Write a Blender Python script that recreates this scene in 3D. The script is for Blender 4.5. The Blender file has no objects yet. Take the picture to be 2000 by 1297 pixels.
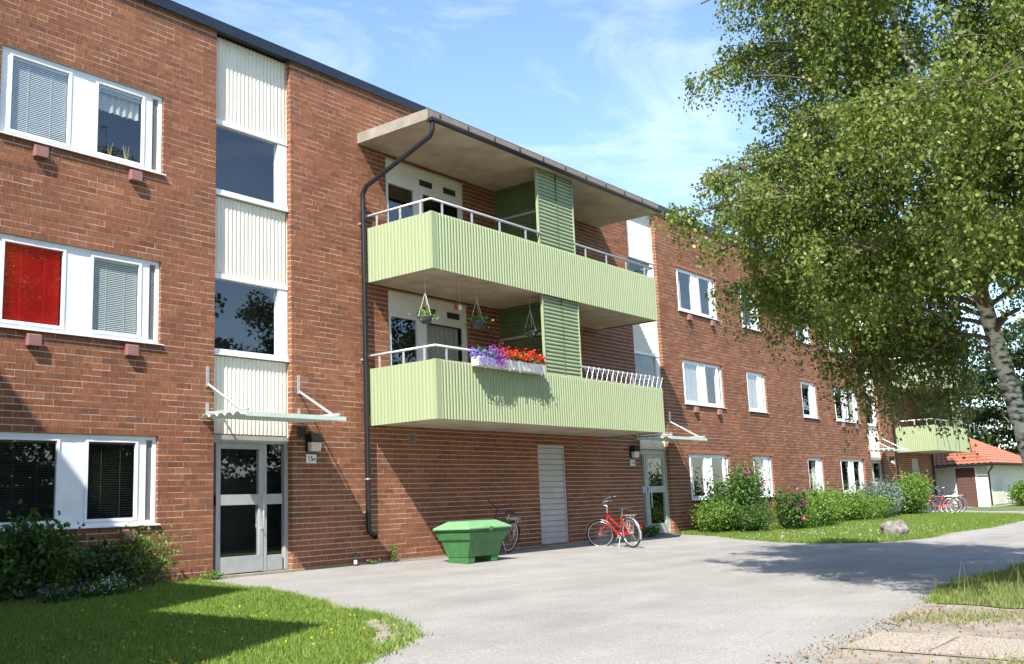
import bpy, bmesh, math, random
import numpy as np
from mathutils import Vector, Matrix
rnd = random.Random(7); rng = np.random.default_rng(7)
scn = bpy.context.scene
C = scn.collection
# ------------------------------------------------------------------ camera
YAW, PITCH, ROLL = 0.92376135, 0.16947729, -0.04242816
CAM = Vector((-10.7259, -14.5423, 0.9079))
cy, sy, cp, sp = math.cos(YAW), math.sin(YAW), math.cos(PITCH), math.sin(PITCH)
fw = Vector((sy*cp, cy*cp, sp)); rt = Vector((cy, -sy, 0)); up = rt.cross(fw)
c, s = math.cos(ROLL), math.sin(ROLL)
rt, up = c*rt + s*up, -s*rt + c*up
cd = bpy.data.cameras.new('camera'); co = bpy.data.objects.new('camera', cd); C.objects.link(co)
M4 = Matrix((( rt.x, up.x, -fw.x, CAM.x), (rt.y, up.y, -fw.y, CAM.y), (rt.z, up.z, -fw.z, CAM.z), (0, 0, 0, 1)))
co.matrix_world = M4
cd.sensor_fit = 'HORIZONTAL'; cd.sensor_width = 36; cd.lens = 36*1989.34/2000; cd.clip_end = 3000; cd.clip_start = .1
scn.camera = co
# ------------------------------------------------------------------ sky and sun
SA, SB = 0.85, 0.39                       # sunlight travels (SA, SB, -1)
sund = Vector((-SA, -SB, 1)).normalized() # towards the sun
elev = math.asin(sund.z)
w = bpy.data.worlds.new('World'); scn.world = w; w.use_nodes = True
nt = w.node_tree; N = nt.nodes; L = nt.links; N.clear()
out = N.new('ShaderNodeOutputWorld'); bg = N.new('ShaderNodeBackground'); bg.inputs[1].default_value = 0.13
sky = N.new('ShaderNodeTexSky'); sky.sky_type = 'NISHITA'; sky.sun_disc = False
sky.sun_elevation = elev; sky.sun_rotation = math.atan2(sund.x, sund.y); sky.air_density = 1.0; sky.dust_density = 0.6; sky.ozone_density = 2.8
tc = N.new('ShaderNodeTexCoord'); mp = N.new('ShaderNodeMapping'); mp.inputs['Scale'].default_value = (1.1, 2.6, 6.0); mp.inputs['Rotation'].default_value = (0.2, 0.3, 0.6)
nz = N.new('ShaderNodeTexNoise'); nz.inputs['Scale'].default_value = 1.7; nz.inputs['Detail'].default_value = 9; nz.inputs['Roughness'].default_value = .62; nz.inputs['Distortion'].default_value = .6
cr = N.new('ShaderNodeValToRGB'); cr.color_ramp.elements[0].position = .53; cr.color_ramp.elements[0].color = (0, 0, 0, 1)
cr.color_ramp.elements[1].position = .85; cr.color_ramp.elements[1].color = (.42, .42, .42, 1)
mx = N.new('ShaderNodeMix'); mx.data_type = 'RGBA'; mx.inputs[7].default_value = (5.6, 5.9, 6.3, 1)
L.new(tc.outputs['Generated'], mp.inputs[0]); L.new(mp.outputs[0], nz.inputs['Vector']); L.new(nz.outputs[0], cr.inputs[0])
L.new(cr.outputs[0], mx.inputs[0]); L.new(sky.outputs[0], mx.inputs[6]); L.new(mx.outputs[2], bg.inputs[0]); L.new(bg.outputs[0], out.inputs[0])
sl = bpy.data.lights.new('sun', 'SUN'); sl.energy = 4.2; sl.angle = math.radians(.53); sl.color = (1, .955, .88)
so = bpy.data.objects.new('sun', sl); C.objects.link(so); so.rotation_euler = (-sund).to_track_quat('-Z', 'Y').to_euler(); so.location = (0, -20, 40)
scn.view_settings.view_transform = 'Standard'; scn.view_settings.look = 'None'; scn.view_settings.gamma = 1; scn.view_settings.exposure = 1.3
scn.render.engine = 'CYCLES'
# ------------------------------------------------------------------ helpers
def gz(y):
    return -0.07+0.045*y if y > -3 else max(-0.205+0.02*(y+3), -0.545)
def tag(o, label=None, cat=None, group=None, kind=None):
    if label: o['label'] = label
    if cat: o['category'] = cat
    if group: o['group'] = group
    if kind: o['kind'] = kind
    return o
def empty(name, loc=(0, 0, 0), rz=0, parent=None):
    o = bpy.data.objects.new(name, None); C.objects.link(o); o.location = loc; o.rotation_euler = (0, 0, rz); o.parent = parent
    o.empty_display_size = .2
    return o
def link(name, me, parent=None):
    o = bpy.data.objects.new(name, me); C.objects.link(o); o.parent = parent
    return o
class MB:
    def __init__(s): s.v = []; s.f = []; s.sm = []
    def add(s, vs, fs, smooth=False):
        b = len(s.v); s.v += [tuple(p) for p in vs]; s.f += [tuple(i+b for i in f) for f in fs]; s.sm += [smooth]*len(fs); return s
    def box(s, x0, x1, y0, y1, z0, z1):
        return s.add([(x0,y0,z0),(x1,y0,z0),(x1,y1,z0),(x0,y1,z0),(x0,y0,z1),(x1,y0,z1),(x1,y1,z1),(x0,y1,z1)],
              [(0,3,2,1),(4,5,6,7),(0,1,5,4),(1,2,6,5),(2,3,7,6),(3,0,4,7)])
    def hexa(s, b, t):   # bottom 4 pts, top 4 pts (ccw from above)
        return s.add(list(b)+list(t), [(0,3,2,1),(4,5,6,7),(0,1,5,4),(1,2,6,5),(2,3,7,6),(3,0,4,7)])
    def tube(s, pts, r, n=8, cap=True, r2=None):
        pts = [Vector(p) for p in pts]; m = len(pts); vs = []; fs = []
        rs = r if isinstance(r, (list, tuple)) else [r + ((r2-r)*i/(m-1) if r2 is not None else 0) for i in range(m)]
        ref = None
        for i, p in enumerate(pts):
            d = (pts[min(i+1, m-1)]-pts[max(i-1, 0)]).normalized()
            if ref is None:
                ref = d.cross(Vector((0, 0, 1)))
                if ref.length < .01: ref = d.cross(Vector((1, 0, 0)))
            ref = (ref - d*ref.dot(d)).normalized(); b = d.cross(ref)
            for k in range(n):
                a = 2*math.pi*k/n; vs.append(p+(ref*math.cos(a)+b*math.sin(a))*rs[i])
        for i in range(m-1):
            for k in range(n):
                k2 = (k+1) % n; fs.append((i*n+k, i*n+k2, (i+1)*n+k2, (i+1)*n+k))
        s.add(vs, fs, True)
        if cap:
            s.add([vs[k] for k in range(n)], [tuple(range(n-1, -1, -1))]); s.add([vs[(m-1)*n+k] for k in range(n)], [tuple(range(n))])
        return s
    def ring(s, cen, ax, R, r, n=28, k=6, a0=0, a1=2*math.pi):
        ax = Vector(ax).normalized(); u = ax.cross(Vector((0, 0, 1)))
        if u.length < .01: u = ax.cross(Vector((1, 0, 0)))
        u.normalize(); v = ax.cross(u); cen = Vector(cen); full = abs(a1-a0-2*math.pi) < 1e-6
        m = n if full else n+1; vs = []; fs = []
        for i in range(m):
            a = a0+(a1-a0)*i/n; d = u*math.cos(a)+v*math.sin(a)
            for j in range(k):
                b = 2*math.pi*j/k; vs.append(cen+d*(R+r*math.cos(b))+ax*r*math.sin(b))
        for i in range(n):
            i2 = (i+1) % m
            for j in range(k): fs.append((i*k+j, i2*k+j, i2*k+(j+1) % k, i*k+(j+1) % k))
        return s.add(vs, fs, True)
    def lathe(s, prof, cen=(0, 0, 0), n=16):
        vs = []; fs = []
        for r, z in prof:
            for k in range(n):
                a = 2*math.pi*k/n; vs.append((cen[0]+r*math.cos(a), cen[1]+r*math.sin(a), cen[2]+z))
        for i in range(len(prof)-1):
            for k in range(n): fs.append((i*n+k, i*n+(k+1) % n, (i+1)*n+(k+1) % n, (i+1)*n+k))
        return s.add(vs, fs, True)
    def mesh(s, name, mat):
        me = bpy.data.meshes.new(name); me.from_pydata(s.v, [], s.f); me.polygons.foreach_set('use_smooth', s.sm)
        if mat: me.materials.append(mat)
        me.update(); return me
    def build(s, name, mat, parent=None, bevel=0):
        o = link(name, s.mesh(name, mat), parent)
        if bevel:
            b = o.modifiers.new('b', 'BEVEL'); b.width = bevel; b.segments = 2; b.limit_method = 'ANGLE'
        return o
def npmesh(name, V, nper, mat, attr=None, smooth=False):
    """V (F*nper,3) -> separate polygons of nper vertices each"""
    V = np.ascontiguousarray(V, dtype=np.float32); nf = len(V)//nper
    me = bpy.data.meshes.new(name); me.vertices.add(len(V)); me.vertices.foreach_set('co', V.ravel())
    me.loops.add(len(V)); me.loops.foreach_set('vertex_index', np.arange(len(V), dtype=np.int32))
    me.polygons.add(nf); me.polygons.foreach_set('loop_start', np.arange(nf, dtype=np.int32)*nper)
    me.polygons.foreach_set('loop_total', np.full(nf, nper, dtype=np.int32))
    if attr is not None:
        a = me.attributes.new('v', 'FLOAT', 'FACE'); a.data.foreach_set('value', np.ascontiguousarray(attr, dtype=np.float32))
    if mat: me.materials.append(mat)
    me.update(calc_edges=True); return me
# ------------------------------------------------------------------ materials
def pm(name, col, col2=None, scale=6, rough=.6, bump=0, bscale=40, metal=0, stretch=(1, 1, 1), spec=.5, contrast=(.35, .65), coord='pos', emis=None):
    m = bpy.data.materials.new(name); m.use_nodes = True; n = m.node_tree.nodes; l = m.node_tree.links; b = n['Principled BSDF']
    b.inputs['Roughness'].default_value = rough; b.inputs['Metallic'].default_value = metal; b.inputs['Specular IOR Level'].default_value = spec
    b.inputs['Base Color'].default_value = (*col, 1)
    g = n.new('ShaderNodeNewGeometry') if coord == 'pos' else n.new('ShaderNodeTexCoord'); src = g.outputs['Position'] if coord == 'pos' else g.outputs['Object']
    mp = n.new('ShaderNodeMapping'); mp.inputs['Scale'].default_value = stretch; l.new(src, mp.inputs[0])
    if col2:
        t = n.new('ShaderNodeTexNoise'); t.inputs['Scale'].default_value = scale; t.inputs['Detail'].default_value = 6; l.new(mp.outputs[0], t.inputs[0])
        r = n.new('ShaderNodeValToRGB'); r.color_ramp.elements[0].position = contrast[0]; r.color_ramp.elements[1].position = contrast[1]
        r.color_ramp.elements[0].color = (*col, 1); r.color_ramp.elements[1].color = (*col2, 1); l.new(t.outputs[0], r.inputs[0]); l.new(r.outputs[0], b.inputs['Base Color'])
    if bump:
        t2 = n.new('ShaderNodeTexNoise'); t2.inputs['Scale'].default_value = bscale; t2.inputs['Detail'].default_value = 4; l.new(mp.outputs[0], t2.inputs[0])
        bp = n.new('ShaderNodeBump'); bp.inputs['Strength'].default_value = bump; bp.inputs['Distance'].default_value = .01; l.new(t2.outputs[0], bp.inputs['Height']); l.new(bp.outputs[0], b.inputs['Normal'])
    if emis: b.inputs['Emission Color'].default_value = (*emis, 1); b.inputs['Emission Strength'].default_value = 1
    return m
def leafmat(name, c1, c2, c3, trans=.35, rough=.5):
    m = bpy.data.materials.new(name); m.use_nodes = True; n = m.node_tree.nodes; l = m.node_tree.links; b = n['Principled BSDF']; o = n['Material Output']
    a = n.new('ShaderNodeAttribute'); a.attribute_name = 'v'; r = n.new('ShaderNodeValToRGB'); r.color_ramp.elements[0].color = (*c1, 1); r.color_ramp.elements[1].color = (*c3, 1)
    e = r.color_ramp.elements.new(.5); e.color = (*c2, 1); l.new(a.outputs['Fac'], r.inputs[0]); l.new(r.outputs[0], b.inputs['Base Color'])
    b.inputs['Roughness'].default_value = rough; b.inputs['Specular IOR Level'].default_value = .35
    t = n.new('ShaderNodeBsdfTranslucent'); mu = n.new('ShaderNodeMix'); mu.data_type = 'RGBA'; mu.blend_type = 'MULTIPLY'; mu.inputs[0].default_value = 1; mu.inputs[7].default_value = (1.3, 1.35, .6, 1)
    l.new(r.outputs[0], mu.inputs[6]); l.new(mu.outputs[2], t.inputs[0]); x = n.new('ShaderNodeMixShader'); x.inputs[0].default_value = trans
    l.new(b.outputs[0], x.inputs[1]); l.new(t.outputs[0], x.inputs[2]); l.new(x.outputs[0], o.inputs[0]); return m
def brickmat():
    m = bpy.data.materials.new('brick'); m.use_nodes = True; n = m.node_tree.nodes; l = m.node_tree.links; b = n['Principled BSDF']
    at = n.new('ShaderNodeAttribute'); at.attribute_name = 'v'; oi = n.new('ShaderNodeObjectInfo')
    ad = n.new('ShaderNodeMath'); ad.operation = 'ADD'; fr = n.new('ShaderNodeMath'); fr.operation = 'FRACT'
    l.new(at.outputs['Fac'], ad.inputs[0]); l.new(oi.outputs['Random'], ad.inputs[1]); l.new(ad.outputs[0], fr.inputs[0])
    r = n.new('ShaderNodeValToRGB'); cs = [(0, (.185, .071, .037)), (.10, (.225, .085, .042)), (.5, (.25, .096, .046)), (.9, (.275, .107, .051)), (1, (.31, .125, .060))]
    r.color_ramp.elements[0].color = (*cs[0][1], 1); r.color_ramp.elements[1].color = (*cs[-1][1], 1)
    for p, c_ in cs[1:-1]: e = r.color_ramp.elements.new(p); e.color = (*c_, 1)
    l.new(fr.outputs[0], r.inputs[0])
    g = n.new('ShaderNodeNewGeometry'); mp = n.new('ShaderNodeMapping'); mp.inputs['Scale'].default_value = (75, 75, 7); l.new(g.outputs['Position'], mp.inputs[0])
    t = n.new('ShaderNodeTexNoise'); t.inputs['Scale'].default_value = 1; t.inputs['Detail'].default_value = 3; l.new(mp.outputs[0], t.inputs[0])
    rr = n.new('ShaderNodeMapRange'); rr.inputs[1].default_value = .3; rr.inputs[2].default_value = .7; rr.inputs[3].default_value = .48; rr.inputs[4].default_value = 1.3; l.new(t.outputs[0], rr.inputs[0])
    mu = n.new('ShaderNodeMix'); mu.data_type = 'RGBA'; mu.blend_type = 'MULTIPLY'; mu.inputs[0].default_value = 1; l.new(r.outputs[0], mu.inputs[6]); l.new(rr.outputs[0], mu.inputs[7])
    t3 = n.new('ShaderNodeTexNoise'); t3.inputs['Scale'].default_value = .7; t3.inputs['Detail'].default_value = 5; l.new(g.outputs['Position'], t3.inputs[0])
    r3 = n.new('ShaderNodeMapRange'); r3.inputs[1].default_value = .3; r3.inputs[2].default_value = .7; r3.inputs[3].default_value = .82; r3.inputs[4].default_value = 1.15; l.new(t3.outputs[0], r3.inputs[0])
    mu2 = n.new('ShaderNodeMix'); mu2.data_type = 'RGBA'; mu2.blend_type = 'MULTIPLY'; mu2.inputs[0].default_value = 1; l.new(mu.outputs[2], mu2.inputs[6]); l.new(r3.outputs[0], mu2.inputs[7])
    l.new(mu2.outputs[2], b.inputs['Base Color'])
    bp = n.new('ShaderNodeBump'); bp.inputs['Strength'].default_value = .55; bp.inputs['Distance'].default_value = .006; l.new(t.outputs[0], bp.inputs['Height']); l.new(bp.outputs[0], b.inputs['Normal'])
    b.inputs['Roughness'].default_value = .85; b.inputs['Specular IOR Level'].default_value = .25
    return m
def glassmat(name='window_glass', tint=(.9, .95, .95), ior=2.2):
    m = bpy.data.materials.new(name); m.use_nodes = True; n = m.node_tree.nodes; l = m.node_tree.links; n.clear()
    o = n.new('ShaderNodeOutputMaterial'); t = n.new('ShaderNodeBsdfTransparent'); t.inputs[0].default_value = (*tint, 1); g = n.new('ShaderNodeBsdfGlossy'); g.inputs['Roughness'].default_value = .01
    f = n.new('ShaderNodeFresnel'); gg = n.new('ShaderNodeNewGeometry'); mr = n.new('ShaderNodeMapRange'); mr.inputs[3].default_value = ior; mr.inputs[4].default_value = 1/ior; l.new(gg.outputs['Backfacing'], mr.inputs[0]); l.new(mr.outputs[0], f.inputs[0]); x = n.new('ShaderNodeMixShader'); l.new(f.outputs[0], x.inputs[0]); l.new(t.outputs[0], x.inputs[1]); l.new(g.outputs[0], x.inputs[2]); l.new(x.outputs[0], o.inputs[0])
    return m
M = {}
M['brick'] = brickmat()
M['mortar'] = pm('mortar', (.58, .52, .45), (.46, .41, .35), 9, .9)
M['white'] = pm('white_paint', (.80, .81, .82), (.74, .75, .76), 4, .45)
M['cream'] = pm('cream_sheet', (.72, .68, .57), (.66, .62, .52), 3, .5)
M['green'] = pm('green_sheet', (.295, .35, .195), (.265, .315, .172), 1.5, .5, stretch=(5, 5, .35), contrast=(.3, .75))
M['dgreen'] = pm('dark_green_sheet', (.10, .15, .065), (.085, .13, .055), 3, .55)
M['lgreen'] = pm('louvre_green', (.29, .345, .20), (.26, .315, .18), 3, .5)
M['concrete'] = pm('concrete', (.30, .265, .215), (.22, .19, .15), 3.5, .85, .3, 60)
M['aggr'] = pm('aggregate_concrete', (.33, .27, .21), (.14, .11, .085), 55, .9, .6, 90, contrast=(.4, .62))
M['soffit'] = pm('soffit_concrete_bounce', (.52, .45, .34), (.38, .32, .24), 2.2, .85, .12, 25)  # lighter concrete, tone raised and warmed to stand in for bounce light
M['black'] = pm('black_metal', (.012, .013, .015), None, rough=.38)
M['roofm'] = pm('roof_sheet', (.012, .016, .026), (.016, .021, .034), 3, .42)
M['steel'] = pm('galvanised_steel', (.62, .63, .64), (.52, .53, .54), 14, .38, metal=.55)
M['alu'] = pm('grey_aluminium', (.42, .43, .43), (.36, .37, .37), 5, .42, metal=.25)
M['doorg'] = pm('pale_green_door', (.42, .47, .42), (.38, .43, .38), 5, .45)
M['canopy'] = pm('canopy_sheet', (.52, .60, .54), (.46, .54, .48), 5, .5)
M['vent'] = pm('mauve_box', (.27, .135, .125), (.24, .12, .11), 8, .6)
M['ventd'] = pm('vent_slot', (.03, .03, .032), None, rough=.6)
M['rollup'] = pm('steel_door_paint', (.46, .45, .43), (.40, .39, .37), 2.5, .5)
M['glass'] = glassmat()
M['blind'] = pm('venetian_blind', (.72, .73, .72), None, rough=.5)
M['blindd'] = pm('dark_blind', (.10, .10, .095), None, rough=.5)
M['red'] = pm('red_blind', (.78, .018, .008), (.68, .012, .006), 3, .7)
M['curtain'] = pm('curtain', (.55, .53, .48), (.42, .40, .36), 7, .9, stretch=(6, 6, .6))
M['room'] = pm('dark_interior', (.035, .034, .032), (.02, .02, .019), 1.5, .9)  # near-black colour stands in for the unlit rooms behind the glass
M['lampglass'] = pm('lamp_glass', (.62, .60, .50), None, rough=.3)
M['plate'] = pm('sign_enamel', (.80, .79, .74), None, rough=.35)
M['ink'] = pm('sign_ink', (.015, .015, .015), None, rough=.5)
M['terra'] = pm('terracotta', (.40, .15, .085), (.31, .11, .062), 6, .75)
M['board'] = pm('cream_board', (.74, .71, .60), (.68, .65, .55), 4, .6, stretch=(3, 3, .5))
M['brown'] = pm('brown_door', (.12, .055, .042), (.10, .045, .035), 5, .6, stretch=(1, 1, 12))
M['bark'] = pm('birch_bark', (.60, .57, .52), (.045, .04, .036), 3.2, .8, .5, 20, stretch=(2.2, 2.2, 5), contrast=(.47, .60))
M['branch'] = pm('branch_bark', (.13, .095, .07), (.07, .05, .04), 9, .85)
M['rock'] = pm('granite', (.25, .225, .205), (.10, .092, .088), 9, .9, 1.0, 30)
M['binlid'] = pm('bin_lid', (.13, .30, .13), (.18, .35, .17), 8, .5)
M['bin'] = pm('bin_green', (.03, .135, .035), (.055, .165, .055), 7, .5)
M['birch'] = leafmat('birch_leaf', (.06, .10, .02), (.145, .20, .042), (.31, .345, .11), .45, .42)
M['treeleaf'] = leafmat('tree_leaf', (.016, .034, .010), (.035, .065, .016), (.075, .115, .03), .3)
M['shrub'] = leafmat('shrub_leaf', (.025, .060, .012), (.060, .125, .024), (.13, .21, .045), .3)
M['shrubl'] = leafmat('light_shrub_leaf', (.06, .12, .02), (.13, .23, .035), (.22, .33, .07), .35)
M['shrubd'] = leafmat('dark_shrub_leaf', (.015, .038, .010), (.034, .075, .018), (.07, .13, .03), .3)
M['blue'] = leafmat('blue_shrub_leaf', (.06, .095, .06), (.12, .17, .12), (.22, .27, .26), .25)
M['grass'] = leafmat('grass_blade', (.065, .12, .015), (.165, .26, .034), (.31, .38, .085), .35, .6)
M['grassl'] = leafmat('lawn_grass', (.08, .14, .02), (.17, .26, .04), (.30, .37, .09), .4, .6)  # separate blade tones for the lawn below the windows
M['drygrass'] = leafmat('dry_grass', (.10, .15, .03), (.19, .24, .06), (.34, .33, .14), .35, .7)
M['petal_p'] = leafmat('pink_petal', (.50, .03, .26), (.62, .05, .36), (.70, .12, .46), .3)
M['petal_b'] = leafmat('blue_petal', (.16, .14, .55), (.24, .20, .70), (.36, .30, .80), .3)
M['petal_m'] = leafmat('purple_petal', (.30, .03, .36), (.40, .05, .46), (.5, .1, .55), .3)
M['petal_r'] = leafmat('red_petal', (.55, .01, .005), (.70, .02, .01), (.78, .07, .03), .3)
M['petal_w'] = leafmat('white_petal', (.6, .6, .7), (.75, .75, .78), (.55, .6, .8), .3)
M['petal_y'] = leafmat('yellow_petal', (.75, .5, .02), (.8, .55, .03), (.8, .6, .05), .2)
M['lawnsoil'] = pm('lawn_ground', (.075, .115, .025), (.11, .15, .04), 7, .95, .6, 60)
M['soil'] = pm('bare_soil', (.30, .26, .21), (.20, .165, .13), 4.5, .95, .8, 70)
M['pebble'] = pm('pebble_slab', (.42, .36, .29), (.20, .165, .13), 46, .85, .7, 80, contrast=(.4, .6))
M['rubber'] = pm('tyre_rubber', (.022, .022, .022), None, rough=.7)
M['rim'] = pm('rim_alloy', (.62, .62, .63), None, rough=.3, metal=.7)
M['redp'] = pm('red_bike_paint', (.50, .015, .012), None, rough=.25)
M['bluep'] = pm('blue_bike_paint', (.02, .035, .22), None, rough=.25)
M['orangep'] = pm('orange_bike_paint', (.62, .09, .015), None, rough=.25)
M['blackp'] = pm('black_bike_paint', (.014, .014, .016), None, rough=.3)
M['saddle'] = pm('saddle_vinyl', (.03, .032, .036), None, rough=.35)
M['amber'] = pm('amber_reflector', (.75, .25, .01), None, rough=.3)
M['rlens'] = pm('red_reflector', (.5, .01, .01), None, rough=.2)
M['bottle'] = pm('bottle_glass', (.012, .06, .03), None, rough=.08)
M['planter'] = pm('white_plastic', (.78, .78, .76), (.70, .70, .68), 9, .45)
M['pot'] = pm('dark_pot', (.06, .075, .09), None, rough=.35)
M['cord'] = pm('cord', (.55, .53, .48), None, rough=.8)
def asphalt():
    m = pm('asphalt', (.31, .295, .27), (.26, .247, .226), 1.1, .9, .5, 160)
    n = m.node_tree.nodes; l = m.node_tree.links; b = n['Principled BSDF']; src = b.inputs['Base Color'].links[0].from_socket
    g = n.new('ShaderNodeNewGeometry'); t = n.new('ShaderNodeTexNoise'); t.inputs['Scale'].default_value = 55; t.inputs['Detail'].default_value = 3; l.new(g.outputs['Position'], t.inputs[0])
    r = n.new('ShaderNodeMapRange'); r.inputs[1].default_value = .3; r.inputs[2].default_value = .7; r.inputs[3].default_value = .62; r.inputs[4].default_value = 1.25; l.new(t.outputs[0], r.inputs[0])
    mp = n.new('ShaderNodeMapping'); mp.inputs['Scale'].default_value = (.12, .9, 1); mp.inputs['Rotation'].default_value = (0, 0, .12); l.new(g.outputs['Position'], mp.inputs[0])
    t2 = n.new('ShaderNodeTexNoise'); t2.inputs['Scale'].default_value = 1.3; t2.inputs['Detail'].default_value = 5; l.new(mp.outputs[0], t2.inputs[0])
    r2 = n.new('ShaderNodeMapRange'); r2.inputs[1].default_value = .35; r2.inputs[2].default_value = .65; r2.inputs[3].default_value = .87; r2.inputs[4].default_value = 1.06; l.new(t2.outputs[0], r2.inputs[0])
    v = n.new('ShaderNodeTexVoronoi'); v.feature = 'DISTANCE_TO_EDGE'; v.inputs['Scale'].default_value = .33; t4 = n.new('ShaderNodeTexNoise'); t4.inputs['Scale'].default_value = 2.5; t4.inputs['Detail'].default_value = 4
    l.new(g.outputs['Position'], t4.inputs[0]); mv = n.new('ShaderNodeMix'); mv.data_type = 'RGBA'; mv.inputs[0].default_value = .12; l.new(g.outputs['Position'], mv.inputs[6]); l.new(t4.outputs['Color'], mv.inputs[7]); l.new(mv.outputs[2], v.inputs['Vector'])
    r4 = n.new('ShaderNodeMapRange'); r4.inputs[1].default_value = 0; r4.inputs[2].default_value = .006; r4.inputs[3].default_value = .93; r4.inputs[4].default_value = 1; l.new(v.outputs['Distance'], r4.inputs[0])
    cur = src
    for x in (r, r2, r4):
        mu = n.new('ShaderNodeMix'); mu.data_type = 'RGBA'; mu.blend_type = 'MULTIPLY'; mu.inputs[0].default_value = 1; l.new(cur, mu.inputs[6]); l.new(x.outputs[0], mu.inputs[7]); cur = mu.outputs[2]
    l.new(cur, b.inputs['Base Color']); return m
M['asphalt'] = asphalt()
# ------------------------------------------------------------------ ground
def ragged(poly, amp=.06, step=.22, far=9, seed=3):
    R_ = random.Random(seed); out_ = []
    for i, (xa, ya) in enumerate(poly):
        xb, yb = poly[(i+1) % len(poly)]; ln = math.hypot(xb-xa, yb-ya); out_.append((xa, ya))
        if ln > far or max(ya, yb) > -.02: continue
        n = int(ln/step)
        for k in range(1, n): t_ = k/n; j = R_.gauss(0, amp); out_.append((xa+(xb-xa)*t_-(yb-ya)/ln*j, ya+(yb-ya)*t_+(xb-xa)/ln*j))
    return out_
def sheet(name, poly, mat, dz, kind='structure', label=None, cat=None):
    bm = bmesh.new(); vs = [bm.verts.new((x, y, 0)) for x, y in poly]; bm.faces.new(vs)
    for yy in (-3, -20):
        bmesh.ops.bisect_plane(bm, geom=bm.verts[:]+bm.edges[:]+bm.faces[:], plane_co=(0, yy, 0), plane_no=(0, 1, 0))
    bmesh.ops.triangulate(bm, faces=bm.faces[:])
    for v in bm.verts: v.co.z = gz(min(v.co.y, 0))+dz
    me = bpy.data.meshes.new(name); bm.to_mesh(me); bm.free(); me.materials.append(mat)
    for p in me.polygons:
        if p.normal.z < 0: p.flip()
    o = link(name, me); tag(o, label, cat, kind=kind); return o
sheet('ground', [(-500, -500), (700, -500), (700, 700), (-500, 700)], M['lawnsoil'], -.03)
sheet('asphalt_yard', [(-30, -12.6), (-3.2, -12.4), (-1.3, -12.3), (.6, -12.0), (4, -11.8), (7.4, -11.8), (20, -11.6), (40, -12.5), (80, -13), (80, .03), (-30, .03)], M['asphalt'], 0)
LAWN_L = [(-30, 0.02), (-.4, .02), (-.55, -.6), (-.75, -1.33), (-.67, -1.95), (-1.0, -3.02), (-1.35, -3.9), (-1.89, -4.84), (-2.0, -5.5), (-2.19, -6.02), (-2.5, -6.6), (-2.8, -7.07), (-3.26, -7.54), (-3.97, -7.92), (-4.64, -8.23), (-6, -8.7), (-30, -10)]
LAWN_R = [(15.95, .02), (15.75, -.5), (15.6, -1.4), (14.6, -2.6), (13.88, -3.73), (13.3, -4.6), (13.17, -5.32), (13.2, -5.9), (13.55, -6.4), (14.4, -6.8), (15.5, -7.0), (18.77, -6.85), (22.07, -7.05), (27, -6.9), (31, -6.4), (33.6, -5.6), (36.1, -2.67), (36.5, .02)]
LAWN_N = [(1.4, -11.15), (2.4, -10.98), (4, -10.80), (7.4, -10.9), (20, -11.62), (40, -12.52), (80, -13.1), (80, -60), (-4, -60), (0, -16), (1.2, -13.5)]
LAWN_L = ragged(LAWN_L); LAWN_R = ragged(LAWN_R); LAWN_N = ragged(LAWN_N, .10)
sheet('lawn_beside_entrance', LAWN_L, M['lawnsoil'], .012); sheet('lawn_below_windows', LAWN_R, M['lawnsoil'], .012)
SOIL = [(-6, -11.16), (-3.2, -11.34), (-1.3, -11.30), (.6, -11.02), (2.4, -10.97), (2.2, -12.5), (1.0, -15), (-4, -22), (-14, -22)]
SOIL = ragged(SOIL, .07, .15)
sheet('soil_strip', SOIL, M['soil'], .006); sheet('lawn_under_birch', LAWN_N, M['lawnsoil'], .016)
sheet('lawn_far', [(41, .5), (40, -4.8), (44, -6.4), (80, -6.6), (80, 30), (44, 30)], M['lawnsoil'], .012)
PATCH = ragged([(-2.75, -6.3), (-2.32, -6.3), (-2.55, -6.75), (-2.85, -7.15), (-3.3, -7.58), (-3.9, -7.9), (-4.0, -7.6), (-3.4, -7.2), (-3.05, -6.8)], .05, .12)
sheet('soil_patch', PATCH, M['soil'], .022)
sheet('grit_strip', ragged([(1.75, -.0), (9.2, -.0), (9.2, -.08), (7.5, -.10), (5.6, -.22), (4.4, -.20), (3.2, -.12), (1.75, -.05)], .03, .1)[:], M['soil'], .006)
pth = sheet('footpath', [(-.95, -11.25), (-2.15, -11.32), (-2.25, -16), (-1.0, -16)], M['soil'], .014)
mslab = MB().box(-.47, .47, -.33, .33, -.05, .012).mesh('paving_slab', M['pebble'])
for i in range(5):
    o = link('paving_slab', mslab, pth); y = -11.68-.69*i; o.location = (-1.60+.02*math.sin(i*3), y, gz(y)+.014); o.rotation_euler = (math.atan(.02), 0, .03*math.sin(i*5))
# ------------------------------------------------------------------ apartment building
B = empty('apartment_building', (0, 0, 0))
tag(B, 'long three storey red brick apartment building with green corrugated balconies', 'building')
XL, XR, ZT = -9.0, 42.95, 9.675
H = 2.9
WIN = {'A': (17.1, 19.865), 'B': (21.71, 23.27), 'C': (26.54, 28.09), 'D': (30.0, 32.86)}
OPEN = []
for f in range(3):
    OPEN.append((-3.83, -1.066, .863+H*f, 2.263+H*f))
    for a in WIN.values(): OPEN.append((a[0], a[1], .863+H*f, 2.263+H*f))
ST = [(0, 1.71), (14.25, 15.9), (33.75, 35.4)]
for a in ST: OPEN.append((a[0], a[1], -.037, ZT))
OPEN += [(4.3, 6.9, 5.663, 8.363), (4.3, 6.9, 2.763, 5.463), (9.35, 10.53, -.037, 2.363), (39.6, 40.8, -.037, 2.363)]
wall = empty('brick_wall', parent=B)
bw = link('mortar_backing', None, B) if False else None
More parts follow.
